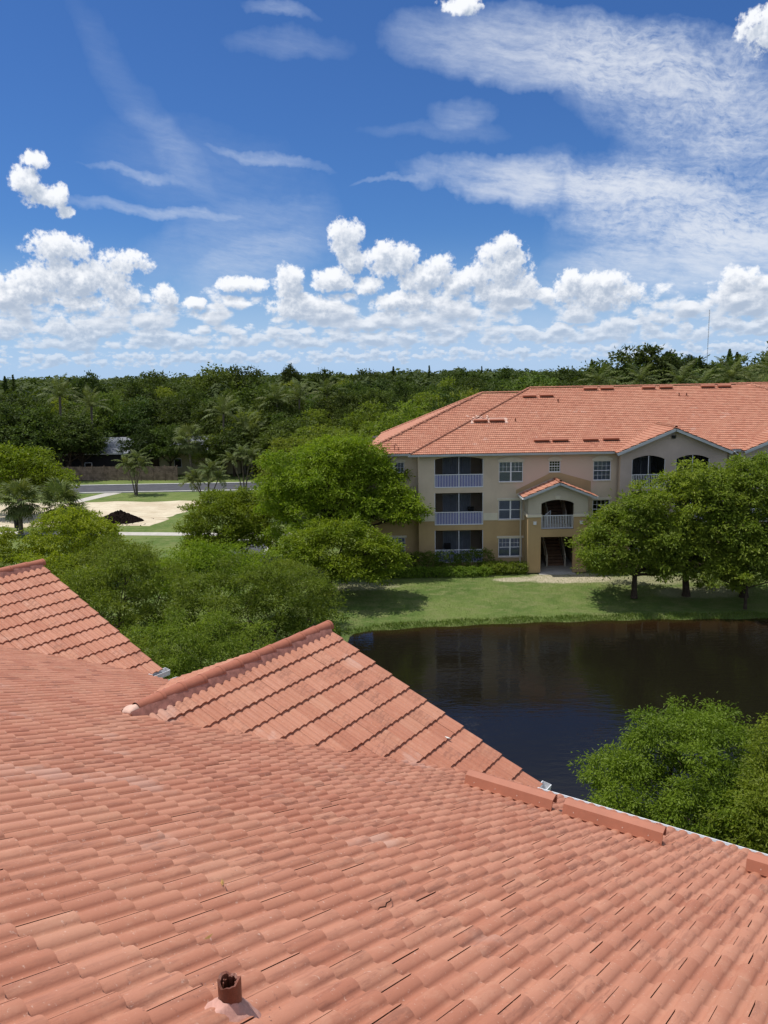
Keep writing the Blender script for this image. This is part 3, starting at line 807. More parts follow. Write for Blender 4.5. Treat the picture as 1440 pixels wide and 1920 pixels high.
# plumbing pipe with a ragged top, set in a mortar collar
pe, ph = -2.23, 2.06
pz = zmain(ph) + .045
mb = MB(); nseg = 24
rg = random.Random(5)
ro_, ri_ = .047, .037
tops = [.138 + .010 * math.sin(2 * i / nseg * 6.28 + 1) + .005 * math.sin(5 * i / nseg * 6.28) + rg.uniform(-.004, .004) - (.012 if i in (5, 6, 14) else 0) for i in range(nseg)]
outer0 = [(pe + ro_ * math.cos(a), ph + ro_ * math.sin(a), pz - .08) for a in [2 * math.pi * i / nseg for i in range(nseg)]]
outer1 = [(pe + (ro_ + .002) * math.cos(2 * math.pi * i / nseg), ph + (ro_ + .002) * math.sin(2 * math.pi * i / nseg), pz + tops[i]) for i in range(nseg)]
inner1 = [(pe + ri_ * math.cos(2 * math.pi * i / nseg), ph + ri_ * math.sin(2 * math.pi * i / nseg), pz + tops[i] - .004) for i in range(nseg)]
inner0 = [(pe + ri_ * .96 * math.cos(2 * math.pi * i / nseg), ph + ri_ * .96 * math.sin(2 * math.pi * i / nseg), pz + .03) for i in range(nseg)]
mb.add(outer0 + outer1, [(i, (i + 1) % nseg, nseg + (i + 1) % nseg, nseg + i) for i in range(nseg)], True)
mb.add(outer1 + inner1, [(i, (i + 1) % nseg, nseg + (i + 1) % nseg, nseg + i) for i in range(nseg)], True)
mb.add(inner1 + inner0, [(i, (i + 1) % nseg, nseg + (i + 1) % nseg, nseg + i) for i in range(nseg)], True)
pipe = mb.build('vent_pipe', 'pipe_brown', block)
mb = MB(); mb.add(inner0, [list(range(nseg))])
mb.build('pipe_bore', 'pipe_dark', pipe)
mb = MB()
for i in range(11):
    a = i * .6 + rg.uniform(-.2, .2); r_ = ri_ * .86
    mb.beam((pe + r_ * math.cos(a), ph + r_ * math.sin(a), pz + .03), (pe + r_ * .8 * math.cos(a), ph + r_ * .8 * math.sin(a), pz + rg.uniform(.10, .135)), .008, .004)
mb.build('paint_flakes', 'pipe_brown', pipe)
# collar
rings = 7; vs = []; fs = []
for j in range(rings):
    t_ = j / (rings - 1)
    for i in range(36):
        a = 2 * math.pi * i / 36
        rad = .048 + t_ * (.085 + .022 * math.sin(3 * a + .6) + .012 * math.sin(7 * a))
        x_, y_ = rad * math.cos(a), rad * math.sin(a) * 1.05
        hgt = .052 * (1 - t_) ** 1.2 + .022 * math.sin(5 * a + 4 * t_) * t_ * (1 - t_) * 2 + rg.uniform(-.004, .004) - .035 * t_
        vs.append((pe + x_, ph + y_, zmain(ph + y_) + .062 + hgt - .02))
for j in range(rings - 1):
    for i in range(36): fs.append((j * 36 + i, (j + 1) * 36 + i, (j + 1) * 36 + (i + 1) % 36, j * 36 + (i + 1) % 36))
mb = MB(); mb.add(vs, fs, True)
for i in range(16):       # crumbs of mortar spilled round the collar
    a = rg.uniform(0, 6.28); d_ = rg.uniform(.12, .24); x_ = pe + d_ * math.cos(a) * 1.2; y_ = ph + d_ * math.sin(a); s_ = rg.uniform(.003, .006)
    zz = zmain(y_) + .062
    mb.add([(x_ + s_ * p[0], y_ + s_ * p[1], zz + s_ * p[2]) for p in ((1, 0, 0), (-.5, .9, 0), (-.6, -.8, 0), (0, 0, 1.1))], [(0, 1, 3), (1, 2, 3), (2, 0, 3)])
mb.build('mortar_collar', 'mortar_pink', block)
# little loose leaves and paint chips lying on the tiles
def litter(e, h, z, s_, m, label):
    b = MB(); a = rnd.uniform(0, 6.28); c_, d_ = math.cos(a), math.sin(a)
    P = [(-1, 0, .1), (0, -.35, .0), (1.1, .1, .25), (.1, .4, .05), (-.2, .05, .3)]
    V_ = [(e + s_ * (x * c_ - y * d_), h + s_ * (x * d_ + y * c_), z + s_ * w) for x, y, w in P]
    b.add(V_, [(0, 1, 4), (1, 2, 4), (2, 3, 4), (3, 0, 4)])
    V2 = [tuple(Rz @ np.array(v)) for v in b.V]; b.V = V2
    o = b.build('fallen_leaf', m); tag(o, label, 'leaf', 'dry leaves lying on the near tiles'); return o
simple('dry_leaf', (0.45, 0.27, 0.09), 0.8, 0.2, 0.2, 30)
simple('white_scrap', (0.7, 0.68, 0.62), 0.8, 0.2, 0.05, 30)
litter(-2.75, 2.42, zmain(2.42) + .075, .026, 'dry_leaf', 'yellow dry leaf on the tiles left of the pipe')
litter(-1.98, 2.03, zmain(2.08) + .075, .018, 'dry_leaf', 'small tan leaf on the tiles right of the pipe')
litter(-3.28, 3.02, zmain(3.02) + .075, .030, 'dry_leaf', 'curled tan leaf between tiles at the lower left')
g = GABLES[0]; o_ = litter(-5.766, 10.077, zgable(g, -5.766) + .075, .055, 'white_scrap', 'white scrap lying on the right gable slope')

mb = MB()
cr_pts = [(-2.56, 3.60), (-2.585, 3.66), (-2.575, 3.71), (-2.61, 3.77), (-2.62, 3.83), (-2.65, 3.88)]
mb.tube([(e_, h_, zmain(h_) + .062) for e_, h_ in cr_pts], [.002, .0035, .004, .004, .0035, .002], 5, True, False)
mb.build('tile_crack', 'pipe_dark', block)

# ------------------------------------------------------------------ the apartment building across the pond
apt = empty('apartment_building', (12, 68, 0))
tag(apt, 'three storey beige and tan apartment building with salmon tiled roof', 'apartment building')
def P_(mb_, name, m, parent=None):
    """build a part given in world coordinates under the apartment building"""
    me_parent = parent or apt
    off = np.array([12, 68, 0.0])
    mb_.V = [(v[0] - 12, v[1] - 68, v[2]) for v in mb_.V]
    return mb_.build(name, m, me_parent)

def arc_pts(x0, x1, zs, zt, n=10):
    """arch from (x0,zs) over the middle at zt to (x1,zs)"""
    return [(x0 + (x1 - x0) * i / n, zs + (zt - zs) * math.sin(math.pi * i / n) ** .8) for i in range(n + 1)]
def wall(x0, x1, z0, z1, y, holes, m, name='wall', rev=.14):
    hs = [h for h in holes if h[1] > x0 and h[0] < x1 and h[3] > z0 and h[2] < z1]
    xs = sorted({x0, x1, *[min(max(v, x0), x1) for h in hs for v in h[:2]]}); zs = sorted({z0, z1, *[min(max(v, z0), z1) for h in hs for v in h[2:4]]})
    mb = MB()
    for i in range(len(xs) - 1):
        for j in range(len(zs) - 1):
            cx, cz = (xs[i] + xs[i + 1]) / 2, (zs[j] + zs[j + 1]) / 2
            if any(h[0] < cx < h[1] and h[2] < cz < h[3] for h in hs): continue
            mb.quad((xs[i], y, zs[j]), (xs[i + 1], y, zs[j]), (xs[i + 1], y, zs[j + 1]), (xs[i], y, zs[j + 1]))
    for h in hs:
        a, b_ = max(h[2], z0), min(h[3], z1)
        mb.quad((h[0], y, a), (h[0], y, b_), (h[0], y + rev, b_), (h[0], y + rev, a))
        mb.quad((h[1], y, b_), (h[1], y, a), (h[1], y + rev, a), (h[1], y + rev, b_))
        if h[3] <= z1: mb.quad((h[0], y, h[3]), (h[1], y, h[3]), (h[1], y + rev, h[3]), (h[0], y + rev, h[3]))
        if h[2] >= z0: mb.quad((h[0], y + rev, h[2]), (h[1], y + rev, h[2]), (h[1], y, h[2]), (h[0], y, h[2]))
    return P_(mb, name, m)
ZB, ZC, ZT = 3.98, 4.55, 9.16
BAL = [(3.98, 7.79)]
balz = [(.62, 3.22, None), (3.65, 6.20, None), (6.62, 9.05, 8.84)]
holesB = [(3.98, 7.79, a, b_) for a, b_, _ in balz]
dblw = [(9.00, 10.86, 1.03, 2.53), (9.00, 10.87, 4.02, 5.56), (9.00, 10.88, 7.00, 8.58)]
sngw = [(16.38, 17.72, .98, 2.46), (16.37, 17.72, 3.96, 5.47), (16.36, 17.74, 7.00, 8.54)]
smlw = [(12.90, 13.80, 7.72, 8.60)]
porch_hole = [(11.3, 15.3, .02, 5.9)]
hB = holesB + dblw + sngw + smlw + porch_hole
YB, YA, YC, YP = 62.0, 62.9, 61.4, 60.4
wall(2.72, 18.29, 0, ZB, YB, hB, ST_LOW); wall(2.72, 18.29, ZB, ZT, YB, hB, ST_UP)
lw = [(.03, 1.66, 1.03, 2.53), (.03, 1.66, 4.02, 5.56), (.03, 1.66, 7.00, 8.58)]
wall(-1.1, 2.72, 0, ZB, YA, lw, ST_LOW); wall(-1.1, 2.72, ZB, ZT, YA, lw, ST_UP)
wz = [(.62, 3.2), (3.62, 6.18), (6.44, 8.94)]
wing_holes = [(x0, x1, a, b_) for x0, x1 in ((19.17, 21.74), (22.56, 25.14), (28.3, 30.87), (31.7, 34.27)) for a, b_ in wz]
for x0, x1 in ((18.29, 26.45), (27.41, 36.2)):
    wall(x0, x1, 0, ZB, YC, wing_holes, ST_LOW); wall(x0, x1, ZB, ZT, YC, wing_holes, ST_WING)
wall(26.45, 27.41, 0, ZB, YB, [], ST_LOW); wall(26.45, 27.41, ZB, ZT, YB, [], ST_UP)
wall(36.2, 44.4, 0, ZB, YB, [], ST_LOW); wall(36.2, 44.4, ZB, ZT, YB, [], ST_UP)
# returns, ends and back of the shell
mb = MB()
for x, ya, yb in ((2.72, YB, YA), (18.29, YC, YB), (26.45, YC, YB), (27.41, YC, YB), (36.2, YC, YB)):
    mb.quad((x, ya, ZB), (x, yb, ZB), (x, yb, ZT), (x, ya, ZT))
mb.quad((-1.1, 83, ZB), (-1.1, YA, ZB), (-1.1, YA, ZT), (-1.1, 83, ZT)); mb.quad((44.4, YB, ZB), (44.4, 83, ZB), (44.4, 83, ZT), (44.4, YB, ZT)); mb.quad((44.4, 83, ZB), (-1.1, 83, ZB), (-1.1, 83, ZT), (44.4, 83, ZT))
P_(mb, 'wall', ST_UP)
mb = MB()
for x, ya, yb in ((2.72, YB, YA), (18.29, YC, YB), (26.45, YC, YB), (27.41, YC, YB), (36.2, YC, YB)):
    mb.quad((x, ya, -.2), (x, yb, -.2), (x, yb, ZB), (x, ya, ZB))
mb.quad((-1.1, 83, -.2), (-1.1, YA, -.2), (-1.1, YA, ZB), (-1.1, 83, ZB)); mb.quad((44.4, YB, -.2), (44.4, 83, -.2), (44.4, 83, ZB), (44.4, YB, ZB)); mb.quad((44.4, 83, -.2), (-1.1, 83, -.2), (-1.1, 83, ZB), (44.4, 83, ZB))
P_(mb, 'wall', ST_LOW)
# pale belt course
mb = MB()
for a, b_, y in ((2.74, 3.95, YB), (7.82, 8.92, YB), (10.95, 11.02, YB), (15.62, 16.28, YB), (17.80, 18.24, YB), (-1.1, -.05, YA), (1.74, 2.68, YA)):
    mb.box(a, b_, y - .035, y + .05, ZB, ZC)
P_(mb, 'belt_course', ST_BELT)

def railing(x0, x1, z0, z1, y, parent=None):
    b = MB(); b.box(x0, x1, y - .03, y + .03, z1 - .05, z1); b.box(x0, x1, y - .025, y + .025, z0, z0 + .06)
    b.box(x0, x0 + .05, y - .028, y + .028, z0 + .06, z1 - .05); b.box(x1 - .05, x1, y - .028, y + .028, z0 + .06, z1 - .05)
    r_ = P_(b, 'railing', 'frame_white', parent)
    b = MB(); n_ = int((x1 - x0) / .122)
    for i in range(1, n_):
        x = x0 + (x1 - x0) * i / n_; b.box(x - .017, x + .017, y - .012, y + .012, z0 + .055, z1 - .045)
    o = b; o.V = [(v[0] - 12, v[1] - 68, v[2]) for v in o.V]
    k = o.build('balusters', 'frame_white', r_); tag(k, kind='stuff')
    return r_
def balcony(x0, x1, z0, z1, zs, y, full=True, m_in='interior_wall', blinds='vertical_blind', kick=True):
    d = 1.9
    b = MB()
    b.quad((x0, y + .14, z0), (x0, y + d, z0), (x0, y + d, z1), (x0, y + .14, z1)); b.quad((x1, y + d, z0), (x1, y + .14, z0), (x1, y + .14, z1), (x1, y + d, z1))
    b.quad((x0, y + .14, z1), (x0, y + d, z1), (x1, y + d, z1), (x1, y + .14, z1)); b.quad((x0, y + d, z0), (x0, y + .14, z0), (x1, y + .14, z0), (x1, y + d, z0))
    b.quad((x0, y + d, z0), (x1, y + d, z0), (x1, y + d, z1), (x0, y + d, z1))
    rec = P_(b, 'balcony_recess', m_in)
    # sliding door with vertical blinds
    w = x1 - x0; da, db = x0 + w * .20, x0 + w * .80; dt = z0 + 2.15 if z1 - z0 > 2.3 else z1 - .25
    b = MB()
    for a, c_ in ((da, da + .06), (db - .06, db), ((da + db) / 2 - .04, (da + db) / 2 + .04)): b.box(a, c_, y + d - .07, y + d - .003, z0 + .02, dt)
    b.box(da, db, y + d - .07, y + d - .004, dt, dt + .06)
    dr = P_(b, 'sliding_door', 'gutter_grey', rec)
    b = MB(); k = 24
    for i in range(k):
        xa = da + .07 + (db - da - .14) * i / k; xb = xa + (db - da - .14) / k * .86
        b.quad((xa, y + d - .02 - .03 * (i % 2), z0 + .06), (xb, y + d - .035, z0 + .06), (xb, y + d - .035, dt - .03), (xa, y + d - .02 - .03 * (i % 2), dt - .03))
    vb = P_(b, 'vertical_blinds', blinds, rec); tag(vb, kind='stuff')
    # white screen frame, mesh, mullion
    b = MB(); m_ = (x0 + x1) / 2; t_ = .045
    b.box(x0, x0 + t_, y + .03, y + .09, z0, zs or z1); b.box(x1 - t_, x1, y + .03, y + .09, z0, zs or z1)
    b.box(m_ - t_ / 2, m_ + t_ / 2, y + .028, y + .09, z0, z1 - .03)
    fr = P_(b, 'screen_frame', 'frame_white', rec)
    b = MB()
    top = arc_pts(x1 - .02, x0 + .02, zs - .02, z1 - .02) if zs else [(x1 - .02, z1 - .01), (x0 + .02, z1 - .01)]
    pts = [(x0 + .02, z0 + .01), (x1 - .02, z0 + .01)] + top
    b.add([(p[0], y + .06, p[1]) for p in pts], [list(range(len(pts)))])
    P_(b, 'insect_mesh', SCREEN, rec)
    if kick:
        b = MB(); b.box(x0 + .05, m_ - .03, y + .036, y + .042, z0 + .05, z0 + 1.0); b.box(m_ + .03, x1 - .05, y + .036, y + .042, z0 + .05, z0 + 1.0)
        P_(b, 'kick_panel', 'kick_blue', rec)
    railing(x0 + .01, x1 - .01, z0 + .01, z0 + 1.05, y - .01)
    if zs:      # arched head fills the corners of the opening
        for side in (0, 1):
            ap = arc_pts(x0, x1, zs, z1)
            pts = (ap[:6] + [(x0, z1)]) if side == 0 else (ap[5:] + [(x1, z1)])
            b = MB(); b.prism(pts, y + .002, y + .14); P_(b, 'arch_infill', ST_UP if x0 < 18 else ST_WING)
    return rec
for a, b_, zs in balz: balcony(3.98, 7.79, a, b_, zs, YB)
for x0, x1 in ((19.17, 21.74), (22.56, 25.14), (28.3, 30.87), (31.7, 34.27)):
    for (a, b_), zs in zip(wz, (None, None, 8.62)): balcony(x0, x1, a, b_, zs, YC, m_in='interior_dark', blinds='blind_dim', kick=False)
# small things left on the balconies
b = MB(); b.box(6.75, 6.79, 63.0, 63.04, 3.66, 4.1); b.box(7.15, 7.19, 63.0, 63.04, 3.66, 4.1); b.box(6.75, 6.79, 63.4, 63.44, 3.66, 4.1); b.box(7.15, 7.19, 63.4, 63.44, 3.66, 4.1)
b.box(6.73, 7.21, 62.98, 63.46, 4.1, 4.14); b.box(6.73, 7.21, 63.42, 63.46, 4.14, 4.88)
tag(b.build('chair', 'interior_dark'), 'dark chair standing on the second floor balcony', 'chair')
b = MB(); b.box(4.8, 5.35, 62.75, 63.3, .63, .95); b.box(4.82, 5.33, 63.24, 63.3, .95, 1.95); b.box(4.8, 4.86, 62.8, 63.3, .95, 1.2); b.box(5.29, 5.35, 62.8, 63.3, .95, 1.2)
tag(b.build('armchair', 'interior_dark'), 'dark armchair standing on the ground floor balcony', 'chair')

def window(x0, x1, z0, z1, y, cols, grid, arch=None, head=True, blind='blind', dark_low=False):
    """sash window: frame > panes, grille, blind; every light is a pane of its own"""
    f = .055; yy = y + .05
    b = MB()
    b.box(x0, x0 + f, yy, yy + .07, z0, z1); b.box(x1 - f, x1, yy, yy + .07, z0, z1)
    b.box(x0 + f, x1 - f, yy, yy + .07, z0, z0 + f); b.box(x0 + f, x1 - f, yy, yy + .07, z1 - f, z1)
    w = (x1 - x0) / cols
    for c in range(1, cols): b.box(x0 + c * w - .055, x0 + c * w + .055, yy - .004, yy + .072, z0 + .01, z1 - .01)
    zm = (z0 + z1) / 2
    for c in range(cols): b.box(x0 + c * w + .05, x0 + (c + 1) * w - .05, yy + .004, yy + .066, zm - .025, zm + .025)
    win = P_(b, 'window', 'frame_white')
    for c in range(cols):
        for za, zb in ((z0 + f, zm - .025), (zm + .025, z1 - f)):
            b = MB(); b.quad((x0 + c * w + .05, yy + .03, za), (x0 + (c + 1) * w - .05, yy + .03, za), (x0 + (c + 1) * w - .05, yy + .03, zb), (x0 + c * w + .05, yy + .03, zb))
            P_(b, 'pane', GLASS, win)
    b = MB()
    for c in range(cols):
        for za, zb in ((z0 + f, zm - .025), (zm + .025, z1 - f)):
            if grid == 0 or (grid == 1 and za < zm): continue
            nx_ = 3 if cols == 2 else 4
            for i in range(1, nx_):
                x = x0 + c * w + .05 + (w - .1) * i / nx_; b.box(x - .011, x + .011, yy + .012, yy + .026, za, zb)
            zc = (za + zb) / 2; b.box(x0 + c * w + .05, x0 + (c + 1) * w - .05, yy + .010, yy + .027, zc - .011, zc + .011)
    if b.V: tag(P_(b, 'window_grille', 'frame_white' if not dark_low else 'frame_white', win), kind='stuff')
    if blind:
        b = MB(); n_ = int((z1 - z0) / .065)
        for i in range(n_):
            z_ = z0 + .05 + (z1 - z0 - .1) * i / n_
            b.quad((x0 + .06, yy + .13, z_), (x1 - .06, yy + .13, z_), (x1 - .06, yy + .10, z_ + .058), (x0 + .06, yy + .10, z_ + .058))
        tag(P_(b, 'blind', blind, win), kind='stuff')
    b = MB()      # room behind
    b.quad((x0, yy + .5, z0), (x1, yy + .5, z0), (x1, yy + .5, z1), (x0, yy + .5, z1)); b.quad((x0, yy + .08, z0), (x0, yy + .5, z0), (x0, yy + .5, z1), (x0, yy + .08, z1)); b.quad((x1, yy + .5, z0), (x1, yy + .08, z0), (x1, yy + .08, z1), (x1, yy + .5, z1))
    b.quad((x0, yy + .08, z1), (x0, yy + .5, z1), (x1, yy + .5, z1), (x1, yy + .08, z1)); b.quad((x0, yy + .5, z0), (x0, yy + .08, z0), (x1, yy + .08, z0), (x1, yy + .5, z0))
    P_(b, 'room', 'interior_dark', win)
    b = MB(); b.box(x0 - .04, x1 + .04, y - .06, y + .05, z0 - .07, z0 - .003); P_(b, 'sill', 'trim_cream', win)
    b = MB()
    if arch:
        o_ = .10
        pts = [(x0 - o_, z1 + .003), (x1 + o_, z1 + .003)] + arc_pts(x1 + o_, x0 - o_, z1 + .14, z1 + .14 + arch)
        b.prism(pts, y - .06, y - .002)
    elif head: b.box(x0 - .12, x1 + .12, y - .06, y - .002, z1 + .003, z1 + .17)
    if b.V: P_(b, 'window_head', 'trim_cream', win)
    return win
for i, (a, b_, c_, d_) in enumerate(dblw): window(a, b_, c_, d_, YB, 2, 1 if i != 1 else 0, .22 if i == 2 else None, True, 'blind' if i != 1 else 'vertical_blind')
for i, (a, b_, c_, d_) in enumerate(sngw): window(a, b_, c_, d_, YB, 1, 2, .24 if i == 2 else None, True, 'blind' if i == 2 else None)
window(*smlw[0], YB, 1, 2, .20, True, None)
for i, (a, b_, c_, d_) in enumerate(lw): window(a, b_, c_, d_, YA, 2, 1 if i != 1 else 0, .22 if i == 2 else None, True, 'blind' if i != 2 else 'vertical_blind')

# entrance porch with stairs
ax_, az_ = 13.36, 7.06
wp = [(12.04, 14.55, -.1, 2.89), (12.04, 14.55, 3.50, 5.78)]
def pwall(z0, z1, m): return wall(11.04, 15.60, z0, z1, YP, wp, m, 'wall', .30)
pwall(-.2, 4.45, ST_LOW); pwall(4.45, 6.12, ST_PORCH)
mb = MB(); mb.prism([(11.04, 6.12), (15.60, 6.12), (ax_, 7.04)], YP + .001, YP + .2); P_(mb, 'gable_wall', ST_PORCH)
for side in (0, 1):
    ap = arc_pts(12.04, 14.55, 5.50, 5.78)
    pts = (ap[:6] + [(12.04, 5.78)]) if side == 0 else (ap[5:] + [(14.55, 5.78)])
    b = MB(); b.prism(pts, YP + .002, YP + .3); P_(b, 'arch_infill', ST_PORCH)
mb = MB()
for x, s_ in ((11.04, 1), (15.60, -1)):
    mb.quad((x, YP, 4.45), (x, YB, 4.45), (x, YB, 6.15), (x, YP, 6.15))
P_(mb, 'wall', ST_PORCH)
mb = MB()
for x in (11.04, 15.60): mb.quad((x, YP, -.2), (x, YB, -.2), (x, YB, 4.45), (x, YP, 4.45))
P_(mb, 'wall', ST_LOW)
mb = MB(); mb.box(10.97, 12.10, YP - .07, YP - .002, 4.45, 4.66); mb.box(14.49, 15.67, YP - .07, YP - .002, 4.45, 4.66); mb.box(10.97, 11.038, YP, YB, 4.45, 4.66); mb.box(15.602, 15.67, YP, YB, 4.45, 4.66)
P_(mb, 'belt_course', ST_BELT)
mb = MB(); mb.prism([(13.13, 5.81), (13.43, 5.81), (13.50, 6.10), (13.06, 6.10)], YP - .05, YP - .002); P_(mb, 'keystone', 'trim_cream')
for x in (11.42, 14.98):
    mb = MB(); mb.box(x, x + .26, YP - .11, YP - .002, 3.86, 4.14); wl = P_(mb, 'wall_lamp', 'trim_cream')
    mb = MB(); mb.box(x + .03, x + .23, YP - .125, YP - .112, 3.89, 4.11); P_(mb, 'lamp_cover', 'frame_white', wl)
railing(12.06, 14.53, 3.52, 4.56, YP + .15)
mb = MB(); mb.box(12.045, 14.545, YP + .02, 64.0, 2.893, 3.50); P_(mb, 'landing', ST_WING)
mb = MB()   # stairwell interior
x0, x1, yb = 11.3, 15.3, 66.5
mb.quad((x0, YB, -.1), (x0, yb, -.1), (x0, yb, 6.0), (x0, YB, 6.0)); mb.quad((x1, yb, -.1), (x1, YB, -.1), (x1, YB, 6.0), (x1, yb, 6.0)); mb.quad((x0, yb, -.1), (x1, yb, -.1), (x1, yb, 6.0), (x0, yb, 6.0)); mb.quad((x0, YP, 6.05), (x0, yb, 6.05), (x1, yb, 6.05), (x1, YP, 6.05))
P_(mb, 'stairwell', 'interior_wall')
mb = MB(); mb.box(11.06, 15.58, YP + .0, yb, -.18, .06); mb.box(11.9, 14.7, YP - .45, YP - .003, -.2, .04); P_(mb, 'porch_floor', 'concrete')
for zz, nst in ((.06, 14), (3.50, 14)):
    mb = MB()
    for i in range(nst): mb.box(13.0, 14.35, 62.6 + i * .27, 62.6 + i * .27 + .30, zz + (i + 1) * .205 - .05, zz + (i + 1) * .205)
    for i in range(nst): mb.box(13.0, 14.35, 62.62 + i * .27, 62.63 + i * .27, zz + i * .205, zz + (i + 1) * .205 - .052)
    st_ = P_(mb, 'staircase', 'stair_wood')
    for x in (12.95, 14.40):
        mb = MB(); mb.beam((x, 62.4, zz + .95), (x, 66.3, zz + .95 + 3.9 / .27 * .205), .07, .09); mb.beam((x, 62.4, zz), (x, 62.4, zz + .98), .08)
        for i in range(7): mb.beam((x, 62.9 + i * .5, zz + .3 + i * .38), (x, 62.9 + i * .5, zz + 1.2 + i * .38), .03)
        P_(mb, 'handrail', 'trim_cream', st_)
# small stair gate leaning on the landing
mb = MB(); mb.beam((12.55, 61.2, 3.5), (12.55, 61.2, 4.55), .05); mb.beam((13.0, 61.6, 3.5), (13.0, 61.6, 4.75), .05); mb.beam((12.55, 61.2, 4.5), (13.0, 61.6, 4.72), .05)
for i in range(1, 4): mb.beam((12.55 + .11 * i, 61.2 + .1 * i, 3.6), (12.55 + .11 * i, 61.2 + .1 * i, 4.55), .025)
P_(mb, 'stair_rail', 'frame_white')
# tan painted band on the wall along the porch roof
mb = MB(); mb.prism([(10.35, 6.35), (10.35, 6.05), (13.36, 7.3), (16.2, 6.05), (16.2, 6.95), (13.6, 7.70), (13.1, 7.70)], YB - .012, YB + .02)
P_(mb, 'painted_band', ST_LOW)

# roofs: every tile is geometry, clipped to each slope
def inpoly(pts, x, y):
    ins = np.zeros(len(x), bool); n_ = len(pts)
    for i in range(n_):
        (xa, ya), (xb, yb_) = pts[i], pts[(i + 1) % n_]
        ins ^= ((ya > y) != (yb_ > y)) & (x < (xb - xa) * (y - ya) / (yb_ - ya + 1e-12) + xa)
    return ins
fstack = Stack()
deckb = MB()
def tile_face(poly, cut=None, expo=EXPO, tiles=True):
    """tile a planar slope given by its corners (eave first)"""
    P = [np.array(p, float) for p in poly]
    nn = np.cross(P[1] - P[0], P[2] - P[0]); nn /= np.linalg.norm(nn)
    if nn[2] < 0: nn = -nn
    ed = -np.array([0, 0, 1.0]) + nn * nn[2]; ed /= np.linalg.norm(ed)
    ex = np.cross(ed, nn)
    deckb.add([tuple(p - nn * .02) for p in P], [list(range(len(P)))])
    if not tiles: return
    O = P[0]
    uv_ = [((p - O) @ ex, (p - O) @ ed) for p in P]
    us = [q[0] for q in uv_]; vs_ = [q[1] for q in uv_]
    vmax = max(vs_) + .03; k = 0
    while True:
        yu = vmax - TL - expo * k
        if yu + TL < min(vs_): break
        n_ = int((max(us) - min(us)) / TW) + 2
        xs_ = min(us) - TW + np.arange(n_) * TW + (BP if k % 2 else 0)
        xm = xs_ + .15; ym = np.full(n_, yu + .25)
        ok = inpoly(uv_, xm, ym)
        if cut is not None:
            C3 = O + xm[:, None] * ex + ym[:, None] * ed
            ok &= cut(C3)
        for x_ in xs_[ok]:
            Pt = O + ex * x_ + ed * yu + nn * rnd.uniform(-.004, .004)
            fstack.add(Pt - np.array([12, 68, 0]) + TVF[:, :1] * ex + TVF[:, 1:2] * ed + TVF[:, 2:3] * nn, TQF, TSF)
        k += 1
def zb1(y): return 9.3 + (y - 61.5) * .4167
WINGS = [(22.27, 4.4), (32.0, 4.4)]
def not_wing(C3):
    ok = np.ones(len(C3), bool)
    for wx, hw in WINGS:
        zz = 11.06 - np.abs(C3[:, 0] - wx) * .4167
        ok &= ~((np.abs(C3[:, 0] - wx) < hw) & (zz > C3[:, 2] + .10))
    return ok
zr1 = zb1(72.7)
tile_face([(2.06, 61.5, 9.3), (44.2, 61.5, 9.3), (33.0, 72.7, zr1), (13.26, 72.7, zr1)], not_wing)
zr2 = 9.3 + 10.3 * .4167
tile_face([(-1.9, 62.4, 9.3), (4.0, 62.4, 9.3), (13.4, 72.3, 9.3 + 9.9 * .4167), (13.2, 72.7, zr2), (9.0, 72.7, zr2)], lambda C3: (C3[:, 0] - 2.06) < (C3[:, 1] - 61.5) + .15)
tile_face([(-1.9, 62.4, 9.3), (-.1, 83.6, 9.3), (9.0, 72.7, zr2)])
zr3 = 14.0
tile_face([(30, 65, 14.0 - 9.5 * .4167), (50, 65, 14.0 - 9.5 * .4167), (50, 74.5, zr3), (30, 74.5, zr3)], lambda C3: (C3[:, 0] > 32.4) & (C3[:, 0] - 33 > (72.7 - C3[:, 1]) - .5))
# right hip and rear slopes (never face the photograph)
tile_face([(44.2, 61.5, 9.3), (44.2, 83.9, 9.3), (33, 72.7, zr1)], None, EXPO, False)
tile_face([(13.26, 72.7, zr1), (33, 72.7, zr1), (44.2, 83.9, 9.3), (-.1, 83.9, 9.3)], None, EXPO, False)
tile_face([(30, 74.5, zr3), (50, 74.5, zr3), (50, 84, zr3 - 4), (30, 84, zr3 - 4)], None, EXPO, False)
for wx, hw in WINGS:
    for s_ in (-1, 1):
        tile_face([(wx + s_ * hw, 60.85, 11.06 - hw * .4167), (wx + s_ * hw, 61.6, 11.06 - hw * .4167), (wx, 65.75, 11.06), (wx, 60.85, 11.06)], lambda C3: C3[:, 2] > zb1(C3[:, 1]) - .05)
for s_ in (-1, 1):
    tile_face([(13.36 + s_ * 2.78, 59.95, 7.18 - 2.78 * .405), (13.36 + s_ * 2.78, 61.98, 7.18 - 2.78 * .405), (13.36, 61.98, 7.18), (13.36, 59.95, 7.18)], lambda C3: C3[:, 1] < 61.9)
deck = P_(deckb, 'roof', 'deck_felt')
ft = fstack.build('roof_tile_field', TILE_FAR, deck); tag(ft, kind='stuff')
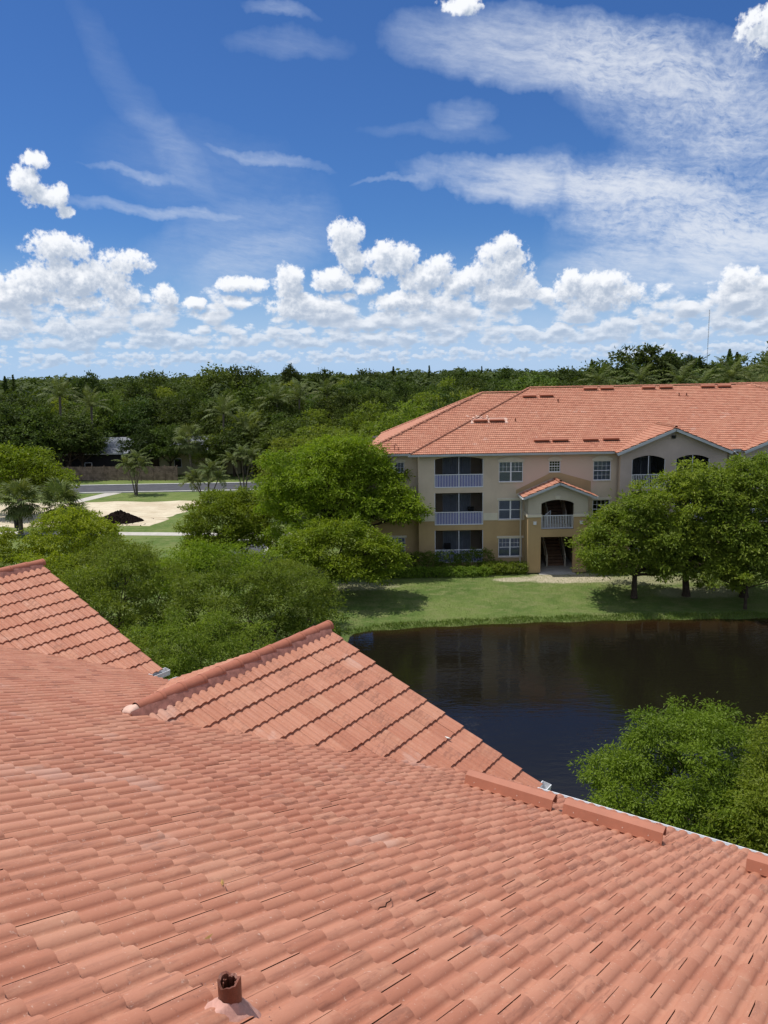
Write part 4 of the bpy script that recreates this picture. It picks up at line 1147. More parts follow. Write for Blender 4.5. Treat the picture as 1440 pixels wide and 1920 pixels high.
# hip and ridge caps
def caps(a, b_, step=.38, r_=.12):
    a = Vector(a); b_ = Vector(b_); L = (b_ - a).length; n_ = int(L / step); mbc = MB()
    d = (b_ - a).normalized(); s = d.cross(Vector((0, 0, 1))).normalized(); t = s.cross(d)
    off = Vector((12, 68, 0))
    for i in range(n_):
        p = a + d * (i * step) - off; vs = []
        for q, rr, up in ((p, r_ * 1.08, .035), (p + d * (step + .06), r_ * .9, .02)):
            for k in range(6):
                an = math.pi * k / 5; vs.append(q + s * rr * math.cos(an) + t * (rr * math.sin(an) + up))
        mbc.add(vs, [(k, k + 1, k + 7, k + 6) for k in range(5)], False)
    o = mbc.build('ridge_caps', TILE_FAR, deck); tag(o, kind='stuff')
caps((2.06, 61.5, 9.33), (13.26, 72.7, zr1 + .02)); caps((13.26, 72.7, zr1 + .02), (33, 72.7, zr1 + .02)); caps((44.2, 61.5, 9.33), (33, 72.7, zr1 + .02))
caps((-1.9, 62.4, 9.33), (9.0, 72.7, zr2 + .02)); caps((-.1, 83.6, 9.33), (9, 72.7, zr2 + .02)); caps((9.0, 72.7, zr2 + .02), (12.9, 72.7, zr2 + .02)); caps((32, 74.5, zr3), (50, 74.5, zr3))
for wx, hw in WINGS: caps((wx, 60.85, 11.08), (wx, 65.7, 11.08))
caps((13.36, 59.95, 7.2), (13.36, 61.95, 7.2), .36)
# fascia, soffit, gutters, rakes, downspouts
def eave(x0, x1, y, z=9.3):
    b = MB(); b.box(x0, x1, y + .02, y + .55, z - .17, z - .14); P_(b, 'soffit', 'gutter_grey')
    b = MB(); b.extrude([(0, -.17), (.13, -.17), (.15, -.02), (.135, -.02), (.12, -.15), (.015, -.15), (.015, -.02), (0, -.02)], (x0, y + .03, z), (x1, y + .03, z), (0, -1, 0), (0, 0, 1)); P_(b, 'gutter', 'gutter_grey')
eave(1.95, 17.85, 61.5); eave(-1.9, 2.6, 62.4); eave(26.7, 27.55, 61.5); eave(36.5, 44.2, 61.5)
for wx, hw in WINGS:
    mb = MB()
    for s_ in (-1, 1): mb.beam((wx, 60.83, 11.06 - .14), (wx + s_ * hw, 60.83, 11.06 - .14 - hw * .4167), .04, .20)
    P_(mb, 'rake_board', 'gutter_grey')
    mb = MB()
    for s_ in (-1, 1):
        a = Vector((wx, 61.1, 11.06 - .09)); z_ = Vector((wx + s_ * hw, 61.1, 11.06 - .09 - hw * .4167)); mb.beam(a, z_, .5, .02)
    P_(mb, 'soffit', 'gutter_grey')
    zt_ = 11.06 - .1
    mb = MB(); mb.prism([(wx - hw + .42, 9.16), (wx + hw - .22, 9.16), (wx, zt_ - .06)], YC + .001, YC + .2); P_(mb, 'gable_wall', ST_WING)
    mb = MB(); mb.box(wx - .12, wx + .14, YC - .12, YC - .002, 10.22, 10.42); mb.box(wx - .15, wx + .17, YC - .16, YC - .002, 10.42, 10.46); P_(mb, 'wall_lamp', 'post_dark')
mb = MB()
for s_ in (-1, 1): mb.beam((13.36, 59.93, 7.18 - .12), (13.36 + s_ * 2.78, 59.93, 7.18 - .12 - 2.78 * .405), .04, .16)
P_(mb, 'rake_board', 'gutter_grey')
for s_ in (-1, 1):
    x = 13.36 + s_ * 2.76; z_ = 7.18 - 2.78 * .405
    b = MB(); b.extrude([(0, -.15), (.12, -.15), (.14, -.01), (.12, -.01), (.1, -.13), (.015, -.13), (.015, -.01), (0, -.01)], (x, 59.95, z_), (x, 61.97, z_), (s_, 0, 0), (0, 0, 1)); P_(b, 'gutter', 'gutter_white')
for x, y, z0, z1, m in ((10.72, 61.92, .1, 5.95, 'trim_cream'), (15.95, 61.92, .1, 5.95, 'trim_cream'), (26.9, 61.9, .1, 9.1, 'gutter_grey'), (18.22, 61.93, .1, 9.1, 'stucco_plain')):
    b = MB(); b.box(x - .05, x + .05, y - .05, y + .03, z0, z1); b.beam((x, y - .03, z0 + .02), (x, y - .35, z0 - .08), .1, .08); P_(b, 'downspout', m)
mb = MB(); mb.tube([(27.0, 61.3, 9.15), (27.15, 61.3, 8.95), (27.9, 61.3, 8.6), (28.0, 61.3, 8.3)], [.05] * 4, 8); P_(mb, 'downspout', 'gutter_grey')
# roof vents in pairs
def far_vent(x0, x1, y):
    z_ = zb1(y) + .03; b = MB()
    b.extrude([(0, 0), (0, .20), (-.03, .25), (.18, .27), (.22, .2), (.22, 0)], (x0, y, z_), (x1, y, z_), (0, cs, sn), (0, -sn, cs))
    P_(b, 'roof_vent', 'vent_metal')
    b = MB(); b.box(x0 + .03, x1 - .03, y - .035, y - .004, z_ + .02, z_ + .17); return b
for x0, x1, y in ((12.33, 13.5, 70.75), (13.82, 15.0, 70.8), (17.95, 19.15, 72.0), (19.45, 20.6, 72.0), (23.15, 24.3, 72.0), (24.7, 25.85, 72.0), (28.4, 29.6, 72.05), (29.9, 31.05, 72.05), (11.9, 13.1, 63.0), (13.35, 14.6, 63.0), (15.75, 16.95, 63.0), (17.35, 18.6, 63.05), (7.55, 8.65, 66.4), (8.85, 10.05, 66.4)):
    b = far_vent(x0, x1, y); P_(b, 'vent_slot', 'interior_dark')
# repaired spot: pale mortar round the middle pair of vents, a broken hip end
mb = MB()
for a, b_, c_, d_ in ((7.2, 10.4, 66.72, 66.95), (7.25, 7.5, 66.2, 66.7), (8.67, 8.83, 66.25, 66.7), (10.07, 10.35, 66.2, 66.75)):
    mb.add([(a, c_, zb1(c_) + .10), (b_, c_, zb1(c_) + .10), (b_ - .1, d_, zb1(d_) + .14), (a + .15, d_, zb1(d_) + .14), (a, c_, zb1(c_)), (b_, c_, zb1(c_))], [(0, 1, 2, 3), (4, 5, 1, 0)])
P_(mb, 'mortar_patch', 'mortar_pale')
b = MB()
for i in range(9):
    x = 7.0 + rnd.uniform(0, 2.1); y = 66.85 + rnd.uniform(0, .5); a = rnd.uniform(0, 3)
    b.beam((x - .16 * math.cos(a), y - .16 * math.sin(a), zb1(y) + .12), (x + .16 * math.cos(a), y + .16 * math.sin(a), zb1(y) + .2), .13, .03)
tag(P_(b, 'broken_tiles', 'mortar_pale'), kind='stuff')
for x, y in ((4.0, 63.0), (4.25, 63.05)):
    pass
mb = MB(); mb.tube([(.9, 62.9, 9.45), (.92, 62.9, 9.95), (1.0, 62.9, 10.05), (1.12, 62.9, 9.9)], [.03] * 4, 6); mb.tube([(1.2, 62.9, 9.45), (1.22, 62.9, 9.8)], [.03] * 2, 6); P_(mb, 'vent_pipe', 'pipe_brown')
for x, y in ((15.2, 69.8), (25.95, 70.6), (26.6, 70.6), (11.0, 66.5)):
    mb = MB(); mb.tube([(x, y, zb1(y)), (x, y, zb1(y) + .3)], [.05, .05], 8); P_(mb, 'vent_pipe', 'pipe_brown')

# ------------------------------------------------------------------ foliage
def unit(a): return a / (np.linalg.norm(a, axis=-1, keepdims=True) + 1e-9)
def sublobes(lobes, seed, k, f):
    """break each lobe into smaller boughs sitting in its outer part"""
    g = np.random.default_rng(seed + 5); out = []
    L = np.array(lobes, float)
    for i, l in enumerate(L):
        kk = max(6, int(k * g.uniform(.85, 1.15)))
        for j in range(kk):
            z_ = 1 - 1.62 * (j + .5) / kk; a = j * 2.399963 + i * 1.3 + g.uniform(-.3, .3); rr = math.sqrt(max(0, 1 - z_ * z_))
            d = np.array([rr * math.cos(a), rr * math.sin(a), z_ + g.uniform(-.12, .12)])
            c = l[:3] + d * l[3:6] * (g.uniform(.60, 1.0) if g.random() < .85 else g.uniform(1.0, 1.18))
            if any((((c - m_[:3]) / m_[3:6]) ** 2).sum() < .30 for q, m_ in enumerate(L) if q != i): continue
            r_ = l[3:6] * f * g.uniform(.65, 1.3)
            out.append((c[0], c[1], c[2], r_[0] * 1.15, r_[1] * 1.15, r_[2] * .85))
    return out
def leaf_cloud(lobes, n, ll, lw, seed, clump=.35, per=16, droop=.25, depth=.22, under=.35, rag=.18, sub=13, sf=.36, soft=.85):
    """diamond leaves in clumps spread through the outer part of several boughs"""
    g = np.random.default_rng(seed)
    if sub: lobes = sublobes(lobes, seed, sub, sf)
    L = np.array(lobes, float)
    area = (L[:, 3] * L[:, 4] + L[:, 3] * L[:, 5] + L[:, 4] * L[:, 5]); pr = area / area.sum()
    nc = max(8, int(n / per)); cen = []; outs = []
    have = 0
    while have < nc:
        k = nc * 2
        li = g.choice(len(L), k, p=pr)
        d = unit(g.normal(size=(k, 3)))
        keep = (d[:, 2] > -.25) | (g.random(k) < under)
        r = 1 - np.abs(g.normal(0, depth, k)); r = np.clip(r, .25, 1)
        bump = 1 + rag * (np.sin(d[:, 0] * 5 + li * 2.1 + seed) * np.cos(d[:, 1] * 5.3 + li) + .7 * np.sin(d[:, 2] * 7 + d[:, 0] * 6 + seed * .7))
        p = L[li, :3] + d * L[li, 3:6] * (r * bump)[:, None]
        # leave out what lies deep inside another lobe
        inside = np.zeros(k, bool)
        for j in range(len(L)):
            q = (((p - L[j, :3]) / L[j, 3:6]) ** 2).sum(1)
            inside |= (q < .36) & (li != j)
        keep &= ~inside
        cen.append(p[keep]); outs.append(unit(d[keep] * L[li[keep]][:, [4, 3, 5]])); have += keep.sum()
    cen = np.concatenate(cen)[:nc]; outs = np.concatenate(outs)[:nc]
    sz = clump * g.uniform(.55, 1.35, nc)
    C = np.repeat(cen, per, 0); O = np.repeat(outs, per, 0); S = np.repeat(sz, per)[:, None]
    m_ = len(C)
    off = g.normal(size=(m_, 3)) * np.array([1, 1, .62]) * .55
    P = C + off * S
    ax = unit(unit(off + 1e-6) * .9 + O * .6 + g.normal(size=(m_, 3)) * .5 - np.array([0, 0, droop]))
    nrm = unit(O * soft + np.array([0, 0, .6]) + g.normal(size=(m_, 3)) * .48)
    sd_ = unit(np.cross(ax, nrm)); nrm = np.cross(sd_, ax)
    l = ll * g.uniform(.6, 1.35, (m_, 1)); w = lw * g.uniform(.65, 1.3, (m_, 1))
    a = P - ax * l * .5; b = P + ax * l * .5 - nrm * l * .12
    m1 = P + sd_ * w * .5 + nrm * w * .12; m2 = P - sd_ * w * .5 + nrm * w * .12
    V = np.stack([a, m2, b, m1], 1).reshape(-1, 3)
    Q = np.arange(m_ * 4, dtype=np.int32).reshape(-1, 4)
    return V, Q
def limbs(base, lobes, r0, seed, fork=.45, lean=(0, 0), n=7):
    """tapered trunk that forks into limbs running into the lobes, with twigs"""
    g = random.Random(seed); mbk = MB()
    b = Vector(base); zt = sum(l[2] for l in lobes) / len(lobes)
    f = Vector((b.x + lean[0], b.y + lean[1], b.z + (zt - b.z) * fork))
    pts = [b - Vector((0, 0, .3)), b + Vector((0, 0, .05)), b.lerp(f, .5) + Vector((g.uniform(-.1, .1), g.uniform(-.1, .1), 0)), f]
    mbk.tube(pts, [r0 * 1.35, r0 * 1.1, r0 * .92, r0 * .85], n)
    for l in lobes:
        e = Vector(l[:3]) + Vector((0, 0, -l[5] * .1)); mid = f.lerp(e, .5) + Vector((g.uniform(-.3, .3), g.uniform(-.3, .3), -.08 * (e - f).length))
        mbk.tube([f - Vector((0, 0, r0 * .5)), f.lerp(mid, .5), mid, mid.lerp(e, .5), e], [r0 * .62, r0 * .5, r0 * .36, r0 * .24, r0 * .13], 6)
        for t_ in range(7):
            a = mid.lerp(e, g.uniform(.0, 1)); d = Vector((g.gauss(0, 1), g.gauss(0, 1), g.gauss(.35, .7))).normalized()
            c_ = a + Vector((d.x * l[3], d.y * l[4], d.z * l[5])) * g.uniform(.6, .95)
            k = a.lerp(c_, .5) + Vector((g.uniform(-.15, .15), g.uniform(-.15, .15), .1))
            mbk.tube([a, k, c_], [r0 * .2, r0 * .11, r0 * .04], 4, False)
    return mbk
def tree(name, base, lobes, n, ll, lw, seed, m, label, cat='tree', group=None, r0=.2, clump=.4, per=16, droop=.25, depth=.22, under=.22, rag=.18, fork=.45, bark='bark', lean=(0, 0), sub=13, sf=.36):
    """lobes are given relative to the base"""
    rt_ = empty(name, base); tag(rt_, label, cat, group)
    limbs((0, 0, 0), lobes, r0, seed, fork, lean).build('trunk', bark, rt_)
    V, Q = leaf_cloud(lobes, n, ll, lw, seed, clump, per, droop, depth, under, rag, sub, sf)
    cr_ = link('crown', mesh_np('crown', V, Q), m, rt_)
    return rt_
def copy_tree(src, loc, rz, sc, label=None, group=None):
    c = src.copy(); col.objects.link(c); c.location = loc; c.rotation_euler = (0, 0, rz); c.scale = sc
    if label: c['label'] = label
    if group: c['group'] = group
    for ch in src.children:
        k = ch.copy(); col.objects.link(k); k.parent = c
    return c

# near trees at the foot of the tiled roof, right
tree('leafy_tree', (7.6, 19.4, 0), [(-.1, 0, 4.9, 1.9, 1.9, 1.55), (-1.1, .1, 4.5, 1.3, 1.3, 1.25), (1.1, .6, 5.2, 1.4, 1.4, 1.2), (.3, -.9, 4.2, 1.5, 1.4, 1.3), (.2, .8, 5.6, 1.1, 1.1, .85), (-.7, -.5, 3.6, 1.2, 1.1, 1.0), (1.0, -.4, 3.6, 1.2, 1.1, 1.0)],
     64000, .105, .036, 31, LEAF_N, 'bright green leafy tree just beyond the gutter, left of its neighbour at the frame edge', r0=.13, clump=.22, per=24, droop=.45, depth=.2, sub=18, sf=.30)
tree('leafy_tree', (9.9, 16.9, 0), [(0, 0, 5.0, 1.7, 1.8, 1.5), (-1.2, .2, 4.7, 1.2, 1.2, 1.1), (.2, 1.3, 5.1, 1.4, 1.3, 1.3), (1.5, .5, 5.0, 1.5, 1.5, 1.4), (-.5, -.9, 4.0, 1.4, 1.3, 1.2), (-.4, .6, 5.9, 1.0, 1.0, .8)],
     58000, .105, .036, 37, LEAF_N, 'bright green leafy tree by the gutter at the right edge of the photo', r0=.13, clump=.22, per=24, droop=.45, depth=.2, sub=18, sf=.30)

# trees in front of the building's right wing
tree('lawn_tree', (17.5, 54.5, -.05), [(-.3, 0, 4.0, 2.7, 2.4, 2.1), (-2.2, .2, 3.2, 1.7, 1.6, 1.5), (1.7, -.2, 3.9, 2.1, 2.0, 1.9), (-.1, .3, 5.6, 1.9, 1.8, 1.4), (-1.2, -.6, 2.7, 1.8, 1.5, 1.2), (1.2, -.8, 2.6, 1.7, 1.5, 1.2), (2.6, .1, 3.0, 1.4, 1.4, 1.3), (-2.4, -.6, 2.2, 1.2, 1.1, .9), (2.2, -.9, 1.9, 1.4, 1.2, 1.0)],
     22000, .27, .105, 41, LEAF_M, 'round green tree with dark trunk beside the entrance porch', r0=.2, clump=.42)
tree('lawn_tree', (21.2, 54.6, 0), [(0, 0, 6.0, 2.7, 2.5, 2.3), (-2.0, .1, 6.3, 1.9, 1.8, 1.7), (1.8, .2, 6.6, 2.2, 2.0, 1.9), (.1, .2, 7.7, 1.7, 1.6, 1.3), (-1.2, -.5, 4.4, 2.0, 1.7, 1.5), (1.5, -.6, 4.2, 2.0, 1.8, 1.5), (0, -.8, 3.0, 1.8, 1.6, 1.1), (1.8, -1.2, 2.2, 1.9, 1.6, 1.3), (-1.4, -1.0, 2.8, 1.4, 1.3, 1.0)],
     23000, .27, .105, 43, LEAF_M, 'tall green tree in front of the right gable wing', r0=.24, clump=.42)
tree('lawn_tree', (25.0, 54.0, 0), [(0, 0, 6.6, 2.9, 2.6, 2.5), (-2.2, .1, 6.4, 1.9, 1.9, 1.8), (2.2, .1, 7.2, 2.5, 2.3, 2.1), (.1, .2, 8.1, 1.9, 1.8, 1.4), (-1.2, -.5, 4.6, 2.0, 1.8, 1.6), (1.6, -.6, 4.4, 2.2, 1.9, 1.7), (4.3, 0, 6.3, 2.3, 2.2, 2.1), (3.4, -.4, 4.0, 2.1, 2.0, 1.7), (.2, -1.2, 2.6, 2.1, 1.7, 1.4), (2.6, -1.2, 2.4, 2.1, 1.7, 1.4)],
     36000, .27, .105, 47, LEAF_M, 'large spreading green tree at the far right of the lawn', r0=.26, clump=.42)
tree('lawn_tree', (24.3, 52.2, -.3), [(0, 0, 2.3, 2.1, 1.7, 1.5), (1.6, .3, 2.9, 1.9, 1.6, 1.6), (-1.7, .3, 1.9, 1.4, 1.3, 1.1), (3.4, .2, 2.8, 2.0, 1.7, 1.6), (-.2, .2, 3.6, 1.5, 1.4, 1.0)],
     16000, .25, .10, 53, LEAF_M, 'low bushy green tree at the water edge on the right', r0=.1, clump=.36)

# the big group left of the building
tree('spreading_tree', (-5.8, 62.2, 0), [(2.0, 0, 7.4, 3.4, 3.2, 2.8), (-1.1, .2, 6.8, 2.7, 2.5, 2.3), (4.6, -.3, 7.0, 2.6, 2.4, 2.2), (3.0, .2, 9.2, 2.3, 2.2, 1.6), (6.4, -.9, 5.6, 1.8, 1.7, 1.5), (7.5, -1.6, 5.0, 1.45, 1.4, 1.2), (.9, -.6, 8.5, 2.0, 1.9, 1.5), (5.2, -1.0, 4.8, 1.8, 1.6, 1.3), (-2.4, -.3, 5.2, 1.7, 1.7, 1.4), (2.4, -1.6, 5.0, 2.4, 2.0, 1.9), (5.4, -1.8, 5.2, 1.9, 1.7, 1.5), (-.6, -1.4, 4.4, 2.0, 1.8, 1.6), (1.6, -.3, 9.6, 2.0, 1.9, 1.4), (4.2, -.2, 8.7, 2.0, 1.9, 1.5)],
     56000, .26, .10, 61, LEAF_Y, 'huge spreading yellow green tree overlapping the left end of the building', r0=.34, clump=.42, fork=.5, lean=(.8, 0))
tree('spreading_tree', (-3.9, 55.3, 0), [(.4, 0, 3.1, 2.3, 2.1, 1.8), (2.6, -.2, 3.3, 2.1, 1.9, 1.6), (-1.7, .1, 3.3, 2.0, 1.9, 1.6), (4.0, -.5, 2.5, 1.4, 1.3, 1.1), (1.4, -.6, 1.9, 1.9, 1.6, 1.1), (1.2, .1, 4.4, 1.6, 1.5, 1.0)],
     24000, .24, .095, 67, LEAF_Y, 'lower yellow green tree spreading in front of the huge one', r0=.2, clump=.38)
tree('round_tree', (-13.3, 66, 0), [(0, 0, 3.6, 2.9, 2.6, 2.2), (-1.8, .1, 3.0, 1.9, 1.8, 1.7), (1.9, .1, 3.6, 2.2, 2.0, 1.8), (3.4, 0, 4.2, 1.8, 1.7, 1.6), (-.2, .1, 4.9, 1.8, 1.7, 1.1), (.6, -.7, 2.0, 2.4, 1.8, 1.5), (-1.8, -.9, 1.8, 1.9, 1.6, 1.5), (2.6, -.9, 2.0, 2.0, 1.6, 1.5)],
     30000, .24, .095, 71, LEAF_Y, 'round dense green tree between the parking area and the huge tree', r0=.2, clump=.38)
tree('round_tree', (-23.9, 60, 0), [(0, 0, 3.7, 2.6, 2.4, 2.0), (-1.7, 0, 3.2, 1.8, 1.7, 1.5), (1.6, 0, 3.4, 1.9, 1.8, 1.6), (0, -.4, 2.3, 2.2, 1.9, 1.4), (2.6, -.2, 2.4, 1.4, 1.4, 1.2)],
     17000, .24, .095, 73, LEAF_Y, 'round yellow green tree in front of the fan palms', r0=.18, clump=.38)
tree('round_tree', (-28.6, 57, 0), [(0, 0, 2.7, 2.2, 2.0, 1.6), (-1.5, 0, 2.3, 1.7, 1.6, 1.4), (1.4, 0, 2.0, 1.5, 1.4, 1.2)],
     9000, .22, .09, 79, LEAF_Y, 'small yellow green tree at the far left above the left gable', r0=.12, clump=.36)
# wispy trees behind the gables of the near roof
tree('wispy_tree', (-12.9, 38, 0), [(0, 0, 5.3, 2.4, 2.2, 1.9), (-2.0, .2, 4.9, 1.8, 1.7, 1.5), (1.8, .3, 5.1, 1.8, 1.7, 1.5), (-.3, -.8, 3.9, 2.1, 1.8, 1.5), (1.5, -.7, 3.4, 1.8, 1.6, 1.5), (-2.2, -.6, 3.0, 1.6, 1.5, 1.3), (.2, .2, 6.3, 1.3, 1.3, .9)],
     30000, .19, .052, 83, LEAF_W, 'feathery olive green tree behind the left gable roof', r0=.14, clump=.30, per=16, droop=.35, depth=.26, rag=.26, sub=16, sf=.30)
tree('wispy_tree', (-6.6, 36.5, 0), [(0, 0, 5.1, 2.2, 2.0, 1.8), (-1.8, 0, 4.8, 1.8, 1.6, 1.5), (1.8, .1, 4.9, 1.8, 1.7, 1.5), (3.3, -.3, 4.1, 1.3, 1.2, 1.1), (.2, -.7, 3.6, 2.2, 1.8, 1.4), (2.0, -.6, 3.0, 1.6, 1.5, 1.3), (-1.6, -.6, 3.2, 1.6, 1.5, 1.3)],
     29000, .19, .052, 89, LEAF_W, 'feathery tree with bare twigs behind the right gable ridge', r0=.13, clump=.30, per=16, droop=.3, depth=.28, rag=.28, sub=16, sf=.30)
tree('wispy_tree', (-7.4, 30.5, 0), [(0, 0, 4.6, 1.9, 1.7, 1.6), (-1.7, .1, 4.3, 1.5, 1.4, 1.4), (1.5, .1, 4.2, 1.5, 1.4, 1.3), (-.4, -.5, 3.2, 1.8, 1.5, 1.3), (2.6, .2, 3.6, 1.1, 1.1, .9)],
     24000, .16, .046, 97, LEAF_W, 'feathery tree filling the gap between the two gables', r0=.12, clump=.27, per=16, droop=.35, depth=.26, rag=.26, sub=16, sf=.30)
tree('wispy_tree', (-10.8, 31.5, 0), [(0, 0, 3.5, 1.8, 1.7, 1.7), (-1.4, .1, 3.2, 1.5, 1.4, 1.4), (1.2, .2, 3.0, 1.4, 1.3, 1.3)],
     14000, .17, .05, 101, LEAF_W, 'dark feathery tree low behind the left gable eave', r0=.11, clump=.36, per=14, depth=.3, rag=.24)
tree('wispy_tree', (-10.2, 46.5, 0), [(0, 0, 3.7, 2.2, 2.0, 1.9), (-2.0, 0, 3.4, 1.8, 1.6, 1.6), (2.0, .1, 3.5, 1.9, 1.6, 1.6), (.2, 0, 4.9, 1.5, 1.3, 1.0)],
     17000, .2, .06, 203, LEAF_Y, 'loose green tree between the two feathery trees behind the gables', r0=.13, clump=.42, per=14, depth=.3, rag=.24)
tree('wispy_tree', (-16.6, 48, 0), [(0, 0, 3.6, 2.2, 2.0, 1.8), (-2.0, 0, 3.2, 1.7, 1.6, 1.5), (2.0, .1, 3.3, 1.8, 1.6, 1.5), (.2, 0, 4.7, 1.4, 1.3, .9)],
     16000, .2, .06, 103, LEAF_W, 'grey green feathery tree behind the first one on the left', r0=.13, clump=.42, per=14, depth=.34, rag=.26)
tree('wispy_tree', (-5.0, 50.2, -.1), [(0, 0, 2.0, 1.2, 1.2, .9), (.9, .2, 1.6, .8, .8, .6), (-1.5, .1, 2.5, 1.5, 1.4, 1.2), (-2.6, .3, 3.0, 1.4, 1.3, 1.1)],
     9000, .19, .06, 107, LEAF_W, 'low sparse tree at the left end of the pond bank', r0=.1, clump=.36, per=14, depth=.36, rag=.3)
tree('leafy_tree', (-20.5, 46, 0), [(0, 0, 3.4, 2.4, 2.1, 1.8), (1.9, .1, 3.0, 1.7, 1.6, 1.5), (-1.9, .1, 2.8, 1.7, 1.6, 1.4)],
     13000, .2, .08, 109, LEAF_Y, 'yellow green tree just above the ridge of the left gable', r0=.13, clump=.4)
tree('round_tree', (-41.5, 91, 0), [(0, 0, 5.4, 3.4, 3.0, 2.5), (-3.2, .3, 5.0, 2.8, 2.4, 2.1), (2.9, .2, 4.4, 2.4, 2.2, 2.0), (-1.0, .1, 6.5, 2.4, 2.1, 1.5), (4.6, 0, 2.9, 1.7, 1.6, 1.7), (0, -1, 3.2, 2.9, 2.4, 1.7)],
     17000, .36, .16, 113, LEAF_Y, 'broad olive green tree behind the fan palms on the sandy lot', r0=.26, clump=.62)

# ------------------------------------------------------------------ hedges
def hedge(name, x0, x1, y0, y1, h, n, seed, m, label, ll=.12):
    g = np.random.default_rng(seed)
    k = max(4, int((x1 - x0) / .8)); lob = []
    for i in range(k):
        t = (i + .5) / k
        lob.append(((x0 + (x1 - x0) * t) - x0, (y1 - y0) / 2, h * .5, (x1 - x0) / k * .85, (y1 - y0) * .55, h * .56 * g.uniform(.9, 1.1)))
    V, Q = leaf_cloud(lob, n, ll, ll * .5, seed, .16, 10, .0, .18, .8, .10, 0)
    V[:, 2] = np.maximum(V[:, 2], .01)
    r_ = empty(name, (x0, y0, 0)); tag(r_, label, 'hedge')
    link('foliage', mesh_np('foliage', V, Q), m, r_)
    b = MB()
    for i in range(k * 2):
        x = (x1 - x0) * (i + .5) / k / 2; b.tube([(x, (y1 - y0) / 2, 0), (x + .1, (y1 - y0) / 2, h * .5)], [.02, .01], 4)
    b.build('stems', 'bark', r_)
    return r_
hedge('hedge', -1.2, 8.3, 60.6, 61.8, 1.75, 14000, 5, LEAF_H, 'clipped dark green hedge under the left balconies')
hedge('low_hedge', -1.0, 8.0, 59.5, 60.3, .75, 9000, 6, LEAF_H, 'lower band of green shrubs in front of the clipped hedge')
hedge('low_hedge', 7.6, 10.9, 60.0, 61.2, .9, 6500, 8, LEAF_M, 'loose bright green shrubs between hedge and entrance porch')
# taller grass standing along the far water line
g_ = np.random.default_rng(17)
nb = 9000
xb = g_.uniform(-2.6, 32, nb); yb_ = np.interp(xb, [-2.3, -.8, 2.7, 9.8, 17, 26, 60], [49.4, 50.2, 50.7, 51.3, 51.5, 51.3, 51.5]) + g_.uniform(-.12, .5, nb) ** 1
zb_ = height(xb, yb_); hb = g_.uniform(.06, .22, nb); a_ = g_.uniform(0, 6.28, nb); w_ = g_.uniform(.012, .03, nb)
B0 = np.c_[xb - np.cos(a_) * w_, yb_ - np.sin(a_) * w_, zb_ - .03]; B1 = np.c_[xb + np.cos(a_) * w_, yb_ + np.sin(a_) * w_, zb_ - .03]
tp = np.c_[xb + g_.normal(0, .05, nb), yb_ + g_.normal(-.05, .05, nb), zb_ + hb]
Vg = np.stack([B0, B1, tp], 1).reshape(-1, 3)
tag(link('bank_grass', mesh_np('bank_grass', Vg, np.arange(nb * 3).reshape(-1, 3)), LEAF_G), 'taller grass along the far edge of the pond', 'grass', kind='stuff')
# lawn: short tufts that break the surface
nb = 70000
xb = g_.uniform(-7, 30, nb); yb_ = g_.uniform(50.2, 61.0, nb)
zb_ = height(xb, yb_); hb = g_.uniform(.02, .055, nb); a_ = g_.uniform(0, 6.28, nb); w_ = g_.uniform(.008, .02, nb)
B0 = np.c_[xb - np.cos(a_) * w_, yb_ - np.sin(a_) * w_, zb_ - .01]; B1 = np.c_[xb + np.cos(a_) * w_, yb_ + np.sin(a_) * w_, zb_ - .01]
tp = np.c_[xb + g_.normal(0, .05, nb), yb_ + g_.normal(0, .05, nb), zb_ + hb]
Vg = np.stack([B0, B1, tp], 1).reshape(-1, 3)
tag(link('lawn_grass', mesh_np('lawn_grass', Vg, np.arange(nb * 3).reshape(-1, 3)), LEAF_G), 'short mown grass on the lawn before the building', 'grass', kind='stuff')

# ------------------------------------------------------------------ palms
def frond_arrays(L, nl, leaf, droop, width=.05, seed=0, up=.5, vshape=.5):
    """feather frond along +x from the origin, arching down"""
    g = np.random.default_rng(seed); V = []; Q = []
    ts = np.linspace(0, 1, nl)
    def sp(t): return np.array([L * t * (1 - .12 * droop * t * t), 0, L * (up * t - droop * t * t)])
    for i in range(6):
        a = sp(i / 6); b = sp((i + 1) / 6); w = .035 * (1 - i / 7) * L / 3; o = len(V)
        V += [a + (0, w, 0), a - (0, w, 0), b - (0, w * .8, 0), b + (0, w * .8, 0)]; Q.append((o, o + 1, o + 2, o + 3))
    for t in ts[1:]:
        p = sp(t); d = sp(min(1, t + .02)) - sp(t - .02); d /= np.linalg.norm(d)
        ln = leaf * (math.sin(math.pi * min(1, t * .85 + .12)) * .8 + .2) * g.uniform(.85, 1.15)
        for s in (-1, 1):
            dir_ = np.array([d[0] * .55, s * .8, d[2] * .55 + vshape * .3 - .25]) + g.normal(0, .12, 3); dir_ /= np.linalg.norm(dir_)
            e = p + dir_ * ln + np.array([0, 0, -.28 * ln]); mid = p + dir_ * ln * .5; o = len(V)
            wv_ = d * width
            V += [p, mid + wv_, e, mid - wv_]; Q.append((o, o + 1, o + 2, o + 3))
    return np.array(V), np.array(Q)
